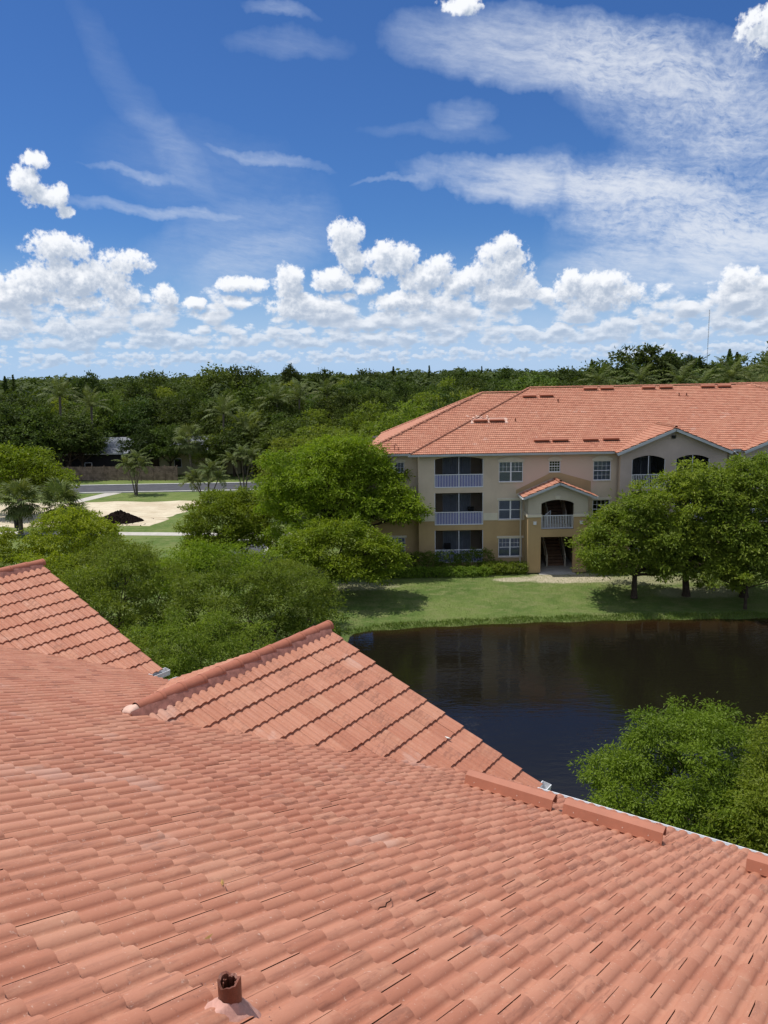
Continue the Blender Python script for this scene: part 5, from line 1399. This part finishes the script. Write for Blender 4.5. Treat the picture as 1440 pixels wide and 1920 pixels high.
def fan_arrays(L, pet, n, seed):
    """fan leaf on a stalk along +x"""
    g = np.random.default_rng(seed); V = []; Q = []
    for i in range(3):
        a = np.array([pet * i / 3, 0, -.05 * i * pet / 3]); b = np.array([pet * (i + 1) / 3, 0, -.05 * (i + 1) * pet / 3]); o = len(V)
        V += [a + (0, .025, 0), a - (0, .025, 0), b - (0, .02, 0), b + (0, .02, 0)]; Q.append((o, o + 1, o + 2, o + 3))
    c = np.array([pet, 0, -.05 * pet])
    for k in range(n):
        an = R(-135 + 270 * k / (n - 1)) + g.normal(0, .04); ln = L * (.72 + .28 * math.cos(an * .6)) * g.uniform(.9, 1.05)
        d = np.array([math.cos(an), math.sin(an), .12 * math.cos(an * 2)]); s = np.array([-d[1], d[0], 0]) * .055 * L * 1.1
        mid = c + d * ln * .6; e = c + d * ln + np.array([0, 0, -.30 * ln]) + g.normal(0, .03, 3); o = len(V)
        V += [c, mid + s, e, mid - s]; Q.append((o, o + 1, o + 2, o + 3))
    return np.array(V), np.array(Q)
fan_me = [mesh_np('frond', *fan_arrays(1.05, 1.15, 19, k)) for k in range(4)]
for me in fan_me: me.materials.append(LEAF_P)
def sabal(x, y, h, label, n=38, s=1.0, seed=1, lean=0.0):
    g = random.Random(seed)
    r_ = empty('fan_palm', (x, y, 0)); tag(r_, label, 'palm')
    b = MB(); b.tube([(0, 0, -.2), (.1, 0, h * .3), (lean * .6, 0, h * .7), (lean, 0, h)], [.26, .20, .20, .24], 10); b.build('trunk', 'palm_bark', r_)
    for i in range(n):
        t = i / n; an = i * 2.399 + g.uniform(-.2, .2); tilt = 75 - 130 * t ** .8 + g.uniform(-8, 8)
        o = link('frond', fan_me[i % 4], None, r_); o.location = (lean, 0, h + .1 - .35 * t)
        k = s * g.uniform(.85, 1.15)
        o.matrix_local = Matrix.Translation((lean, 0, h + .1 - .35 * t)) @ Matrix.Rotation(an, 4, 'Z') @ Matrix.Rotation(-R(tilt), 4, 'Y') @ Matrix.Scale(k, 4)
    return r_
sabal(-37.1, 80.3, 3.6, 'fan palm with bare grey trunk at the far left of the lot', 44, 1.12, 3, .2)
sabal(-32.3, 79.2, 3.2, 'second fan palm, fuller crown, right of the bare trunk one', 46, 1.22, 5)
sabal(-30.4, 77.6, 1.9, 'low fan palm in front of the dark mulch heap', 30, 1.0, 9)
feath = {}
def feather_mesh(key, *a, **k):
    if key not in feath:
        feath[key] = [mesh_np('frond', *frond_arrays(*a, seed=s_, **k)) for s_ in range(3)]
        for me in feath[key]: me.materials.append(LEAF_P)
    return feath[key]
def feather_palm(name, x, y, stems, label, key, args, kw, nfr, r0, group=None, cat='palm', seed=1, tmax=70, tmin=-25):
    """stems: (dx, dy, height, lean_x, lean_y)"""
    g = random.Random(seed); ms = feather_mesh(key, *args, **kw)
    r_ = empty(name, (x, y, 0)); tag(r_, label, cat, group)
    for (dx_, dy_, h, lx, ly) in stems:
        b = MB(); b.tube([(dx_, dy_, -.2), (dx_ + lx * .25, dy_ + ly * .25, h * .4), (dx_ + lx * .65, dy_ + ly * .65, h * .75), (dx_ + lx, dy_ + ly, h)], [r0 * 1.4, r0, r0 * .85, r0 * .9], 8)
        b.build('trunk', 'palm_bark', r_)
        for i in range(nfr):
            t = i / max(1, nfr - 1); an = i * 2.399 + g.uniform(-.25, .25); tilt = tmax + (tmin - tmax) * t
            o = link('frond', ms[i % 3], None, r_)
            o.matrix_local = Matrix.Translation((dx_ + lx, dy_ + ly, h)) @ Matrix.Rotation(an, 4, 'Z') @ Matrix.Rotation(-R(tilt), 4, 'Y') @ Matrix.Scale(g.uniform(.85, 1.1), 4)
    return r_
A_ = (1.9, 20, .55, .62); AK = dict(width=.06, up=.35)
feather_palm('clumping_palm', -33.3, 106.4, [(0, 0, 4.2, -1.0, 0), (.2, .1, 4.8, .3, .2), (.1, -.1, 4.0, 1.1, 0), (.1, .2, 3.6, -.3, .3)], 'three stemmed slender palm on the grass strip before the fence', 'ad', A_, AK, 12, .08, seed=2)
feather_palm('clumping_palm', -21.7, 96.5, [(0, 0, 3.0, -1.6, 0), (.3, .1, 3.8, .1, .2), (.5, -.1, 3.4, 1.3, 0), (.1, .2, 4.3, .7, .3), (-.3, .2, 3.5, -.9, .3)], 'drooping palm clump at the right end of the sandy lot', 'ad', A_, AK, 12, .08, seed=4)
feather_palm('clumping_palm', -18.8, 105.9, [(0, 0, 4.6, -1.3, 0), (.2, .1, 5.4, -.2, .2), (.4, -.1, 5.0, .9, 0), (.1, .3, 4.2, 1.8, .3)], 'tall palm clump beside the road near the huge tree', 'ad', A_, AK, 13, .08, seed=6)
ROY = ((3.9, 26, .85, .55), dict(width=.07, up=.55)); COC = ((3.6, 24, .75, .62), dict(width=.07, up=.4))
feather_palm('royal_palm', -52.5, 131, [(0, 0, 12.7, .4, 0)], 'tall feather palm whose crown breaks the skyline at the left', 'roy', *ROY, 18, .22, seed=8)
feather_palm('royal_palm', -47.8, 132, [(0, 0, 11.0, .3, 0)], 'shorter feather palm right of the skyline palm', 'roy', *ROY, 16, .2, seed=9)
for i, (x, y, h, lb) in enumerate(((-25.5, 128, 9.6, 'feather palm in the woods above the sandy lot palm clump'), (-17.5, 132, 11.2, 'feather palm in the woods left of the huge tree crown'), (-14.0, 134, 11.6, 'feather palm with grey trunk above the huge tree'), (-9.8, 140, 12.0, 'feather palm in the woods above the middle of the huge tree'), (-22.0, 127, 7.2, 'squat feather palm at the edge of the woods by the road'), (-20.5, 124.5, 5.6, 'low feather palm beside the cream house'))):
    feather_palm('feather_palm', x, y, [(0, 0, h, .3, 0)], lb, 'roy', *ROY, 15, .18, seed=20 + i)
sabal(-29.6, 122.6, 6.0, 'tall fan palm standing at the right end of the wooden fence', 40, 1.3, 12)
co = random.Random(5)
for i in range(15):
    x = 29 + i * 2.9 + co.uniform(-1.0, 1.0); y = co.uniform(98, 116); h = co.uniform(12.6, 14.6) - (.5 if i < 3 else 0)
    feather_palm('coconut_palm', x, y, [(0, 0, h, co.uniform(-.8, .8), 0)], 'coconut palm in the row showing above the building ridge', 'coc', *COC, 17, .16, 'coconut palms behind the building', seed=50 + i)

# ------------------------------------------------------------------ fence, houses, heap, post, mast, far towers
fx0, fx1 = -62.0, -31.3
fc = empty('wood_fence', (fx0, 124.6, 0)); tag(fc, 'weathered brown wooden fence with horizontal boards beyond the road', 'fence')
nf = 16; fl = math.hypot(fx1 - fx0, 3.6); fa = math.atan2(-3.6, fx1 - fx0)
fc.rotation_euler = (0, 0, fa)
for i in range(nf):
    xa, xb_ = fl * i / nf, fl * (i + 1) / nf
    b = MB()
    for k in range(8):
        z_ = .08 + k * .265; b.box(xa + .07, xb_ - .07, -.02 + rnd.uniform(-.006, .006), .02, z_, z_ + .245)
    b.build('fence_panel', 'fence_wood', fc)
for i in range(nf + 1):
    xa = fl * i / nf; b = MB(); b.box(xa - .065, xa + .065, -.07, .07, -.1, 2.28); b.box(xa - .08, xa + .08, -.085, .085, 2.28, 2.33); b.build('fence_post', 'fence_wood', fc)
def house(name, x, y, w, d, h, rise, label, mw, mr, wins, openx=None):
    r_ = empty(name, (x, y, 0)); tag(r_, label, 'house')
    b = MB(); b.box(-w / 2, w / 2, 0, d, 0, h); b.build('wall', mw, r_)
    b = MB(); o = .6
    A, B, C_, D = (-w / 2 - o, -o, h), (w / 2 + o, -o, h), (w / 2 + o, d + o, h), (-w / 2 - o, d + o, h)
    k = d / 2 + o; E_, F_ = (-w / 2 - o + k, d / 2, h + rise), (w / 2 + o - k, d / 2, h + rise)
    b.add([A, B, C_, D, E_, F_], [(0, 1, 5, 4), (1, 2, 5), (2, 3, 4, 5), (3, 0, 4), (3, 2, 1, 0)]); rf = b.build('roof', mr, r_)
    b = MB(); b.box(-w / 2 - o, w / 2 + o, -o - .04, -o - .005, h - .18, h + .02); b.build('fascia', 'gutter_white', rf)
    for (wx, wz_, ww, wh) in wins:
        b = MB(); b.box(wx - ww / 2, wx + ww / 2, -.06, -.003, wz_, wz_ + wh); wn_ = b.build('window', 'frame_white', r_)
        b = MB(); b.box(wx - ww / 2 + .08, wx + ww / 2 - .08, -.075, -.062, wz_ + .08, wz_ + wh - .08); b.build('pane', 'interior_dark', wn_)
    return r_
house('house', -44.3, 129.5, 13.5, 9, 3.6, 2.2, 'low house with grey roof and dark screened porch behind the fence', 'house_wall_dark', 'house_roof_grey', [(-3.5, .8, 1.2, 1.3), (4.6, .8, 1.6, 1.4)])
house('house', -29.5, 128.5, 13, 8, 3.9, 2.0, 'cream walled house half hidden by palms right of the fence', 'house_wall_cream', 'house_roof_grey', [(3.2, 1.3, 1.1, 1.5), (-3.5, 1.2, 1.2, 1.4)])
house('house', -56.5, 134, 9, 8, 5.2, 1.8, 'brownish house glimpsed between dark trees at the left', 'fence_wood', 'house_roof_grey', [(2, 2.8, 1.2, 1.4)])
# mulch heap
b = bmesh.new(); bmesh.ops.create_grid(b, x_segments=56, y_segments=56, size=1)
gm = random.Random(4)
for v in b.verts:
    rr = math.hypot(v.co.x, v.co.y); an = math.atan2(v.co.y, v.co.x)
    q = max(0, 1 - rr / (.86 + .10 * math.sin(3 * an + 1) + .05 * math.sin(7 * an)))
    z_ = (q ** .9) * 1.25 * (1 + .12 * math.sin(an * 2)) + (gm.uniform(-.09, .09) if q > .02 else -.05)
    v.co = Vector((v.co.x * 3.1 + (.5 * q), v.co.y * 2.3, z_))
me = bpy.data.meshes.new('mulch_heap'); b.to_mesh(me); b.free()
o = link('mulch_heap', me, 'mulch'); o.location = (-29.4, 86.3, 0); tag(o, 'heap of black mulch dumped on the pale sandy lot', 'mulch heap')
b = MB()
for i in range(40):
    x = rnd.uniform(-3.8, 4.2); y = rnd.uniform(-2.6, 2.2); s_ = rnd.uniform(.05, .16)
    if math.hypot(x / 3.1, y / 2.3) < .85: continue
    b.add([(x + s_, y, .0), (x - s_ * .6, y + s_ * .8, 0), (x - s_ * .5, y - s_ * .7, 0), (x, y, s_ * .8)], [(0, 1, 3), (1, 2, 3), (2, 0, 3)])
k_ = b.build('mulch_crumbs', 'mulch', o); tag(k_, kind='stuff')
# waste-bag post beside the walk
r_ = empty('waste_station', (-38.35, 82.3, 0)); tag(r_, 'dark post with a bin and small box beside the walk', 'waste post')
b = MB(); b.box(-.05, .05, -.05, .05, 0, 2.3); b.build('post', 'post_dark', r_)
b = MB(); b.tube([(0, -.02, .3), (0, -.02, 1.15)], [.25, .27], 14); b.tube([(0, -.02, 1.15), (0, -.02, 1.22)], [.29, .26], 14); b.build('bin', 'post_dark', r_)
b = MB(); b.box(-.2, .2, -.16, -.052, 1.55, 2.15); b.build('bag_box', 'post_dark', r_)
# distant radio mast with guy wires
mx, my = 430.0, 1075.0
r_ = empty('radio_mast', (mx, my, 0)); tag(r_, 'thin guyed radio mast rising into the clouds at the right', 'mast')
mt = 15.5 + 75
b = MB()
for s_ in range(3):
    a = 2.09 * s_; b.beam((.5 * math.cos(a), .5 * math.sin(a), 0), (.5 * math.cos(a), .5 * math.sin(a), mt), .11)
for i in range(30):
    z_ = mt * i / 30
    for s_ in range(3):
        a, c_ = 2.09 * s_, 2.09 * (s_ + 1); b.beam((.5 * math.cos(a), .5 * math.sin(a), z_), (.5 * math.cos(c_), .5 * math.sin(c_), z_ + mt / 30), .07)
b.build('lattice', 'mast_paint', r_)
# far apartment towers on the horizon
for i, (px_, w, h) in enumerate(((1281, 11, 36), (1289, 12, 46), (1297, 9, 40), (1304, 12, 34))):
    D_ = 2300.0; X_ = (px_ - 720) / FOCAL * D_
    r_ = empty('tower_block', (X_, D_, 0)); tag(r_, 'hazy tower block on the far horizon, ' + ('leftmost of the four', 'tallest of the four', 'slim one of the four', 'rightmost of the four')[i], 'tower', 'tower blocks on the horizon')
    b = MB(); b.box(-w / 2, w / 2, 0, 14, 0, h + 6); b.box(-w / 5, w / 5, 3, 9, h + 6, h + 9); b.build('wall', 'tower_haze', r_)
    b = MB()
    for k in range(int(h / 4)): b.box(-w / 2 + .6, w / 2 - .6, -.3, -.02, 5 + k * 4, 6.6 + k * 4)
    k_ = b.build('window_band', 'tower_haze', r_)
# ------------------------------------------------------------------ woods beyond
far_leaf = dict(clump=.62, per=14, droop=.1, depth=.2, under=.15, rag=.16, sub=9, sf=.46, soft=1.3)
def template(name, lobes, n, ll, lw, seed, m, r0=.25):
    return dict(trunk=limbs((0, 0, 0), lobes, r0, seed).build('trunk', 'bark'), crown=link('crown', mesh_np('crown', *leaf_cloud(lobes, n, ll, lw, seed, **far_leaf)), m), name=name)
temps = []
for s_ in range(5):
    g = random.Random(200 + s_); k = 5 + s_ % 3
    lob = [(0, 0, 6.6, 3.2, 3.2, 2.8)] + [(2.7 * math.cos(6.28 * i / k + s_), 2.7 * math.sin(6.28 * i / k + s_), 5.8 + g.uniform(-1, 1.0), g.uniform(1.7, 2.5), g.uniform(1.7, 2.5), g.uniform(1.6, 2.3)) for i in range(k)] + [(g.uniform(-.8, .8), g.uniform(-.8, .8), 8.3, 2.0, 2.0, 1.5)]
    temps.append(template('broadleaf_tree', lob, 6500, .46, .23, 300 + s_, (LEAF_D, LEAF_F, LEAF_D, LEAF_F, LEAF_F)[s_]))
for s_ in range(3):
    g = random.Random(400 + s_); k = 6
    lob = [(0, 0, 5.6, 2.6, 2.6, 3.0)] + [(2.0 * math.cos(6.28 * i / k + s_), 2.0 * math.sin(6.28 * i / k + s_), 4.4 + g.uniform(-1.2, 2.2), g.uniform(1.3, 2.0), g.uniform(1.3, 2.0), g.uniform(1.3, 2.0)) for i in range(k)] + [(0, 0, 8.0, 1.6, 1.6, 1.6)]
    temps.append(template('feathery_tree', lob, 6000, .42, .15, 420 + s_, (LEAF_W, LEAF_F, LEAF_W)[s_], .18))
    if s_ == 0: extra = lob
temps.append(template('feathery_tree', [(x, y, z, a * 1.15, b_ * 1.15, c_) for x, y, z, a, b_, c_ in extra], 6500, .42, .16, 440, LEAF_M, .18))
proto = []
for t in temps:
    r_ = empty(t['name'], (0, 0, 0)); t['trunk'].parent = r_; t['crown'].parent = r_; r_['category'] = 'tree'; proto.append(r_)
used = [False] * len(proto)
def put(i, x, y, hgt, wid, label, group):
    top = 9.6
    sc = (wid, wid, hgt / top)
    rz = rnd.uniform(0, 6.28)
    if not used[i]:
        r_ = proto[i]; r_.location = (x, y, 0); r_.rotation_euler = (0, 0, rz); r_.scale = sc; r_['label'] = label; r_['group'] = group; used[i] = True
        return r_
    return copy_tree(proto[i], (x, y, 0), rz, sc, label, group)
blocked = [(-52.5, -36.5, 124, 140), (-37, -22, 122.5, 138), (-62, -51.5, 131, 143), (-300, -9, 0, 125.2), (-5, 52, 0, 90)]
pts = []
wr = random.Random(77)
def free(x, y, sp):
    if any(a < x < b_ and c_ < y < d_ for a, b_, c_, d_ in blocked): return False
    return all((x - p[0]) ** 2 + (y - p[1]) ** 2 > sp * sp for p in pts)
def kindlabel(x, y, i):
    feathery = i >= 5
    if y < 127 and x < -8: return ('feathery tree at the road side edge of the woods' if feathery else 'dark broadleaf tree at the road side edge of the woods', 'trees along the edge of the woods')
    if x > 0: return ('feathery tree in the woods behind the apartment building' if feathery else 'broadleaf tree in the woods behind the apartment building', 'trees behind the apartment building')
    if y < 150: return ('feathery tree in the front of the woods behind the houses' if feathery else 'dark broadleaf tree in the front of the woods behind the houses', 'trees in the front of the woods')
    return ('pale feathery tree deep in the woods below the skyline' if feathery else 'dark broadleaf tree deep in the woods below the skyline', 'trees deep in the woods')
total = 0
# light feathery growth between the road and the building
for x, y, h, w, i in ((-12, 100, 7.5, 1.0, 5), (-8.5, 94, 7.0, 1.0, 6), (-6, 104, 8.4, 1.05, 7), (-2.5, 97, 8.0, 1.0, 6), (-11, 112, 8.0, 1.0, 7), (-1, 106, 9.0, 1.1, 5), (-6, 88, 6.4, .9, 5), (-10.5, 86, 5.2, .8, 6), (-13.5, 120, 8.6, 1.1, 3), (-4, 114, 9.4, 1.1, 6), (.5, 116, 10.0, 1.15, 3), (-3.5, 92, 8.6, 1.1, 8), (1.0, 99, 10.2, 1.2, 8), (4.5, 104, 11.2, 1.2, 8), (8.5, 108, 12.0, 1.3, 8), (-7.5, 98.5, 8.8, 1.1, 8), (12, 112, 12.6, 1.2, 7), (-1.5, 111, 11.0, 1.2, 8), (6.5, 116, 12.2, 1.2, 5)):
    put(i, x, y, h, w, 'bright green bushy tree showing over the left slope of the apartment roof' if i == 8 and x > 0 else 'bright green bushy tree between road and huge tree' if i == 8 else 'pale green feathery tree between the road and the apartment building' if i >= 5 else 'green bushy tree between the road and the apartment building', 'trees between road and building'); pts.append((x, y)); total += 1
for x, y, h, w, i in ((-49.5, 126.2, 9.6, 1.15, 0), (-47.8, 127.0, 8.6, .8, 2), (-53.5, 126.0, 10.2, 1.2, 1), (-57.5, 128, 10.6, 1.2, 2), (-37.4, 126.3, 8.0, .75, 0), (-27.2, 124.6, 6.4, .8, 5), (-33.6, 126.0, 7.4, .8, 1), (-23.4, 125.2, 7.8, .95, 0), (-18.6, 124.4, 7.2, .9, 1), (-14.8, 127, 9.0, 1.0, 2), (-43, 140.5, 11.5, 1.2, 0), (-36, 140.5, 11, 1.2, 1), (-28, 139, 11.2, 1.2, 2), (-49, 141.5, 11.8, 1.2, 1)):
    lb = ('dark leafy tree behind the houses, between them and the woods' if y > 135 else 'feathery tree before the cream house' if i >= 5 else 'dark leafy tree just behind the wooden fence, left of the grey roof' if x < -48 else 'dark leafy tree in front of the grey roofed house' if x < -40 else 'slim dark tree in the gap between the two houses' if x < -33 else 'dark leafy tree right of the cream house')
    put(i, x, y, h, w, lb, 'trees around the houses'); pts.append((x, y)); total += 1
for (ya, yb_, sp, cnt) in ((125, 142, 4.6, 75), (90, 142, 6.0, 40), (142, 175, 6.6, 80), (175, 235, 9.0, 75)):
    tries = 0; got = 0
    while got < cnt and tries < 6000 and total < 268:
        tries += 1
        y = wr.uniform(ya, yb_); x = wr.uniform(-.56 * y - 2, .52 * y + 2)
        if (ya, yb_) == (90, 142) and x < 3: continue
        if (ya, yb_) == (125, 142) and x > 3: continue
        if not free(x, y, sp): continue
        pts.append((x, y)); got += 1; total += 1
        if y < 128: i = wr.choice((0, 1, 2, 5, 6)); h = wr.uniform(6.0, 10.2); w = wr.uniform(.75, 1.15)
        elif y < 150: i = wr.choice((0, 1, 2, 3, 4, 5)); h = wr.uniform(7.4, 12.4); w = wr.uniform(.8, 1.45)
        else: i = wr.choice((0, 1, 2, 3, 4, 4, 6, 7)); h = wr.uniform(8.6, 14.0); w = wr.uniform(.9, 1.7)
        if x > 3: h = max(h, wr.uniform(10.8, 12.6))
        lb, gr_ = kindlabel(x, y, i)
        put(i, x, y, h, w, lb, gr_)
# tall dark trees that rise above the skyline at the right
for j, (x, y, h, w) in enumerate(((49.5, 168, 16.8, 1.7), (53.5, 170, 18.4, 1.8), (58, 171, 18.6, 1.9), (62.5, 170, 17.6, 1.8), (46, 172, 15.8, 1.5), (66.5, 174, 16.6, 1.6), (76, 160, 17.4, 1.7), (80.5, 159, 19.0, 1.9), (85.5, 160, 19.6, 1.9), (91, 161, 19.2, 1.9), (71.5, 165, 16.2, 1.5), (42, 176, 15.0, 1.4))):
    put(j % 3, x, y, h, w, 'tall dark tree in the rounded clump rising left of the radio mast' if x < 70 else 'tall dark tree in the high clump right of the radio mast', 'tall trees on the right skyline')
for x, y, h, w, i, lb in ((-72, 200, 16.0, 1.35, 0, 'round dark crown on the skyline right of the tall feather palm'), (-57, 205, 15.4, 1.6, 1, 'broad crown on the skyline above the grey roofed house'), (-43, 215, 17.0, 1.9, 3, 'broad domed crown highest on the left skyline'), (-37, 217, 16.4, 1.6, 1, 'domed crown joining the highest one on the left skyline'), (-17.5, 230, 16.0, 1.6, 0, 'wide crown on the skyline above the huge tree'), (-2.5, 235, 15.6, 1.7, 2, 'wide crown on the middle skyline'), (23, 240, 15.2, 1.7, 3, 'low wide crown on the skyline above the roof hip'), (-27.0, 240, 18.0, .75, 4, 'tallest round topped tree on the middle skyline'), (40, 250, 15.6, 1.6, 0, 'low dark crown on the skyline above the roof ridge')):
    put(i, x, y, h, w, lb, 'domed crowns on the skyline')
# columnar conifers and sparse pines on the skyline
def conifer_mesh(kind, seed):
    g = np.random.default_rng(seed); V = []; Q = []
    nl_ = 34 if kind == 'norfolk' else 60
    for i in range(nl_):
        t = i / nl_; z_ = 2 + 13 * t
        rad = (1.9 * (1 - t) ** .7 + .25) if kind == 'norfolk' else (1.5 * math.sin(math.pi * min(1, t * .9 + .1)) + .3)
        for k in range(9):
            a = g.uniform(0, 6.28); ln = rad * g.uniform(.7, 1.1); p = np.array([0, 0, z_ + g.uniform(-.2, .2)]); d = np.array([math.cos(a), math.sin(a), .18 if kind == 'norfolk' else g.uniform(.2, .9)])
            for q in range(4):
                c_ = p + d * ln * (q + 1) / 4; s_ = np.array([-d[1], d[0], 0]) * .22; o_ = len(V)
                V += [c_ - d * ln * .16 - s_, c_ + s_ * .4 + (0, 0, -.18), c_ + d * ln * .16 + s_, c_ - s_ * .4 + (0, 0, .16)]; Q.append((o_, o_ + 1, o_ + 2, o_ + 3))
    return mesh_np('crown', np.array(V), np.array(Q))
cm = {'norfolk': conifer_mesh('norfolk', 1), 'pine': conifer_mesh('pine', 2)}
for me in cm.values(): me.materials.append(LEAF_D)
tkb = MB(); tkb.tube([(0, 0, 0), (0, 0, 8), (0, 0, 14.6)], [.3, .2, .05], 6); tko = tkb.build('trunk', 'bark')
first = True
for (px_, Y_, h, kind, lb) in ((808, 330, 18.6, 'norfolk', 'pointed dark conifer on the skyline left of the building roof'), (318, 260, 16.4, 'norfolk', 'dark conifer on the skyline above the grey roofed house'), (39, 240, 17.2, 'norfolk', 'narrow conifer at the far left of the skyline'), (24, 250, 16.6, 'pine', 'feathery pine left of the narrow conifer'), (412, 230, 17.0, 'pine', 'feathery pine on the skyline above the woods, left one'), (455, 230, 16.8, 'pine', 'feathery pine on the skyline above the woods, right one'), (742, 330, 18.2, 'pine', 'ragged pine on the skyline left of the pointed conifer'), (905, 420, 18.6, 'norfolk', 'small conifer above the roof ridge'), (1108, 260, 18.6, 'pine', 'bare feathery pine left of the tall dark crown'), (1362, 210, 20.0, 'pine', 'pale feathery pine near the radio mast'), (1376, 210, 19.2, 'pine', 'slim pale pine right of the radio mast')):
    r_ = empty('conifer_tree' if kind == 'norfolk' else 'pine_tree', ((px_ - 720) / FOCAL * Y_ * 1.0, Y_, 0)); tag(r_, lb, 'tree', 'skyline conifers')
    s_ = h / 15; r_.scale = (s_ * .55, s_ * .55, s_)
    link('crown', cm[kind], None, r_)
    if first: tko.parent = r_; first = False
    else: link('trunk', tko.data, None, r_)
# the woods beyond, one mass out to the horizon
g = np.random.default_rng(91)
VV = []; QQ = []; nn_ = 0
def mass(n_t, ya, yb2, hlo, hhi, wlo, whi, q, ls, half=.62):
    global nn_
    y = np.exp(g.uniform(math.log(ya), math.log(yb2), n_t)); x = g.uniform(-half, half, n_t) * y
    h = hlo + (hhi - hlo) * g.random(n_t) ** 1.6 + 1.6 * np.sin(x * .031 + 2) * np.sin(x * .011 + y * .004); w = g.uniform(wlo, whi, n_t)
    d = unit(g.normal(size=(n_t, q, 3))); d[:, :, 2] = np.abs(d[:, :, 2]) * 1.0 - .15
    P = np.stack([x, y, h * .62], 1)[:, None, :] + d * np.stack([w, w, h * .38], 1)[:, None, :] * g.uniform(.8, 1.05, (n_t, q, 1))
    P = P.reshape(-1, 3); O = unit(d.reshape(-1, 3)); m_ = len(P)
    nr = unit(O + g.normal(size=(m_, 3)) * .5 + np.array([0, 0, .4])); ax = unit(np.cross(nr, g.normal(size=(m_, 3)))); s = np.cross(nr, ax)
    l = ls * g.uniform(.6, 1.3, (m_, 1))
    V = np.stack([P - ax * l, P - s * l * .6, P + ax * l, P + s * l * .6], 1).reshape(-1, 3)
    VV.append(V); QQ.append(np.arange(m_ * 4).reshape(-1, 4) + nn_); nn_ += m_ * 4
mass(520, 205, 330, 9.0, 15.2, 3.2, 6.8, 190, .75, .6)
mass(700, 330, 900, 9.5, 17.5, 5, 10, 110, 1.15, .62)
mass(900, 900, 3200, 10, 22, 9, 22, 40, 2.4, .62)
woods = link('far_woods', mesh_np('far_woods', np.concatenate(VV), np.concatenate(QQ)), LEAF_FF)
tag(woods, 'far green woods running out to the flat horizon', 'woods', kind='stuff')
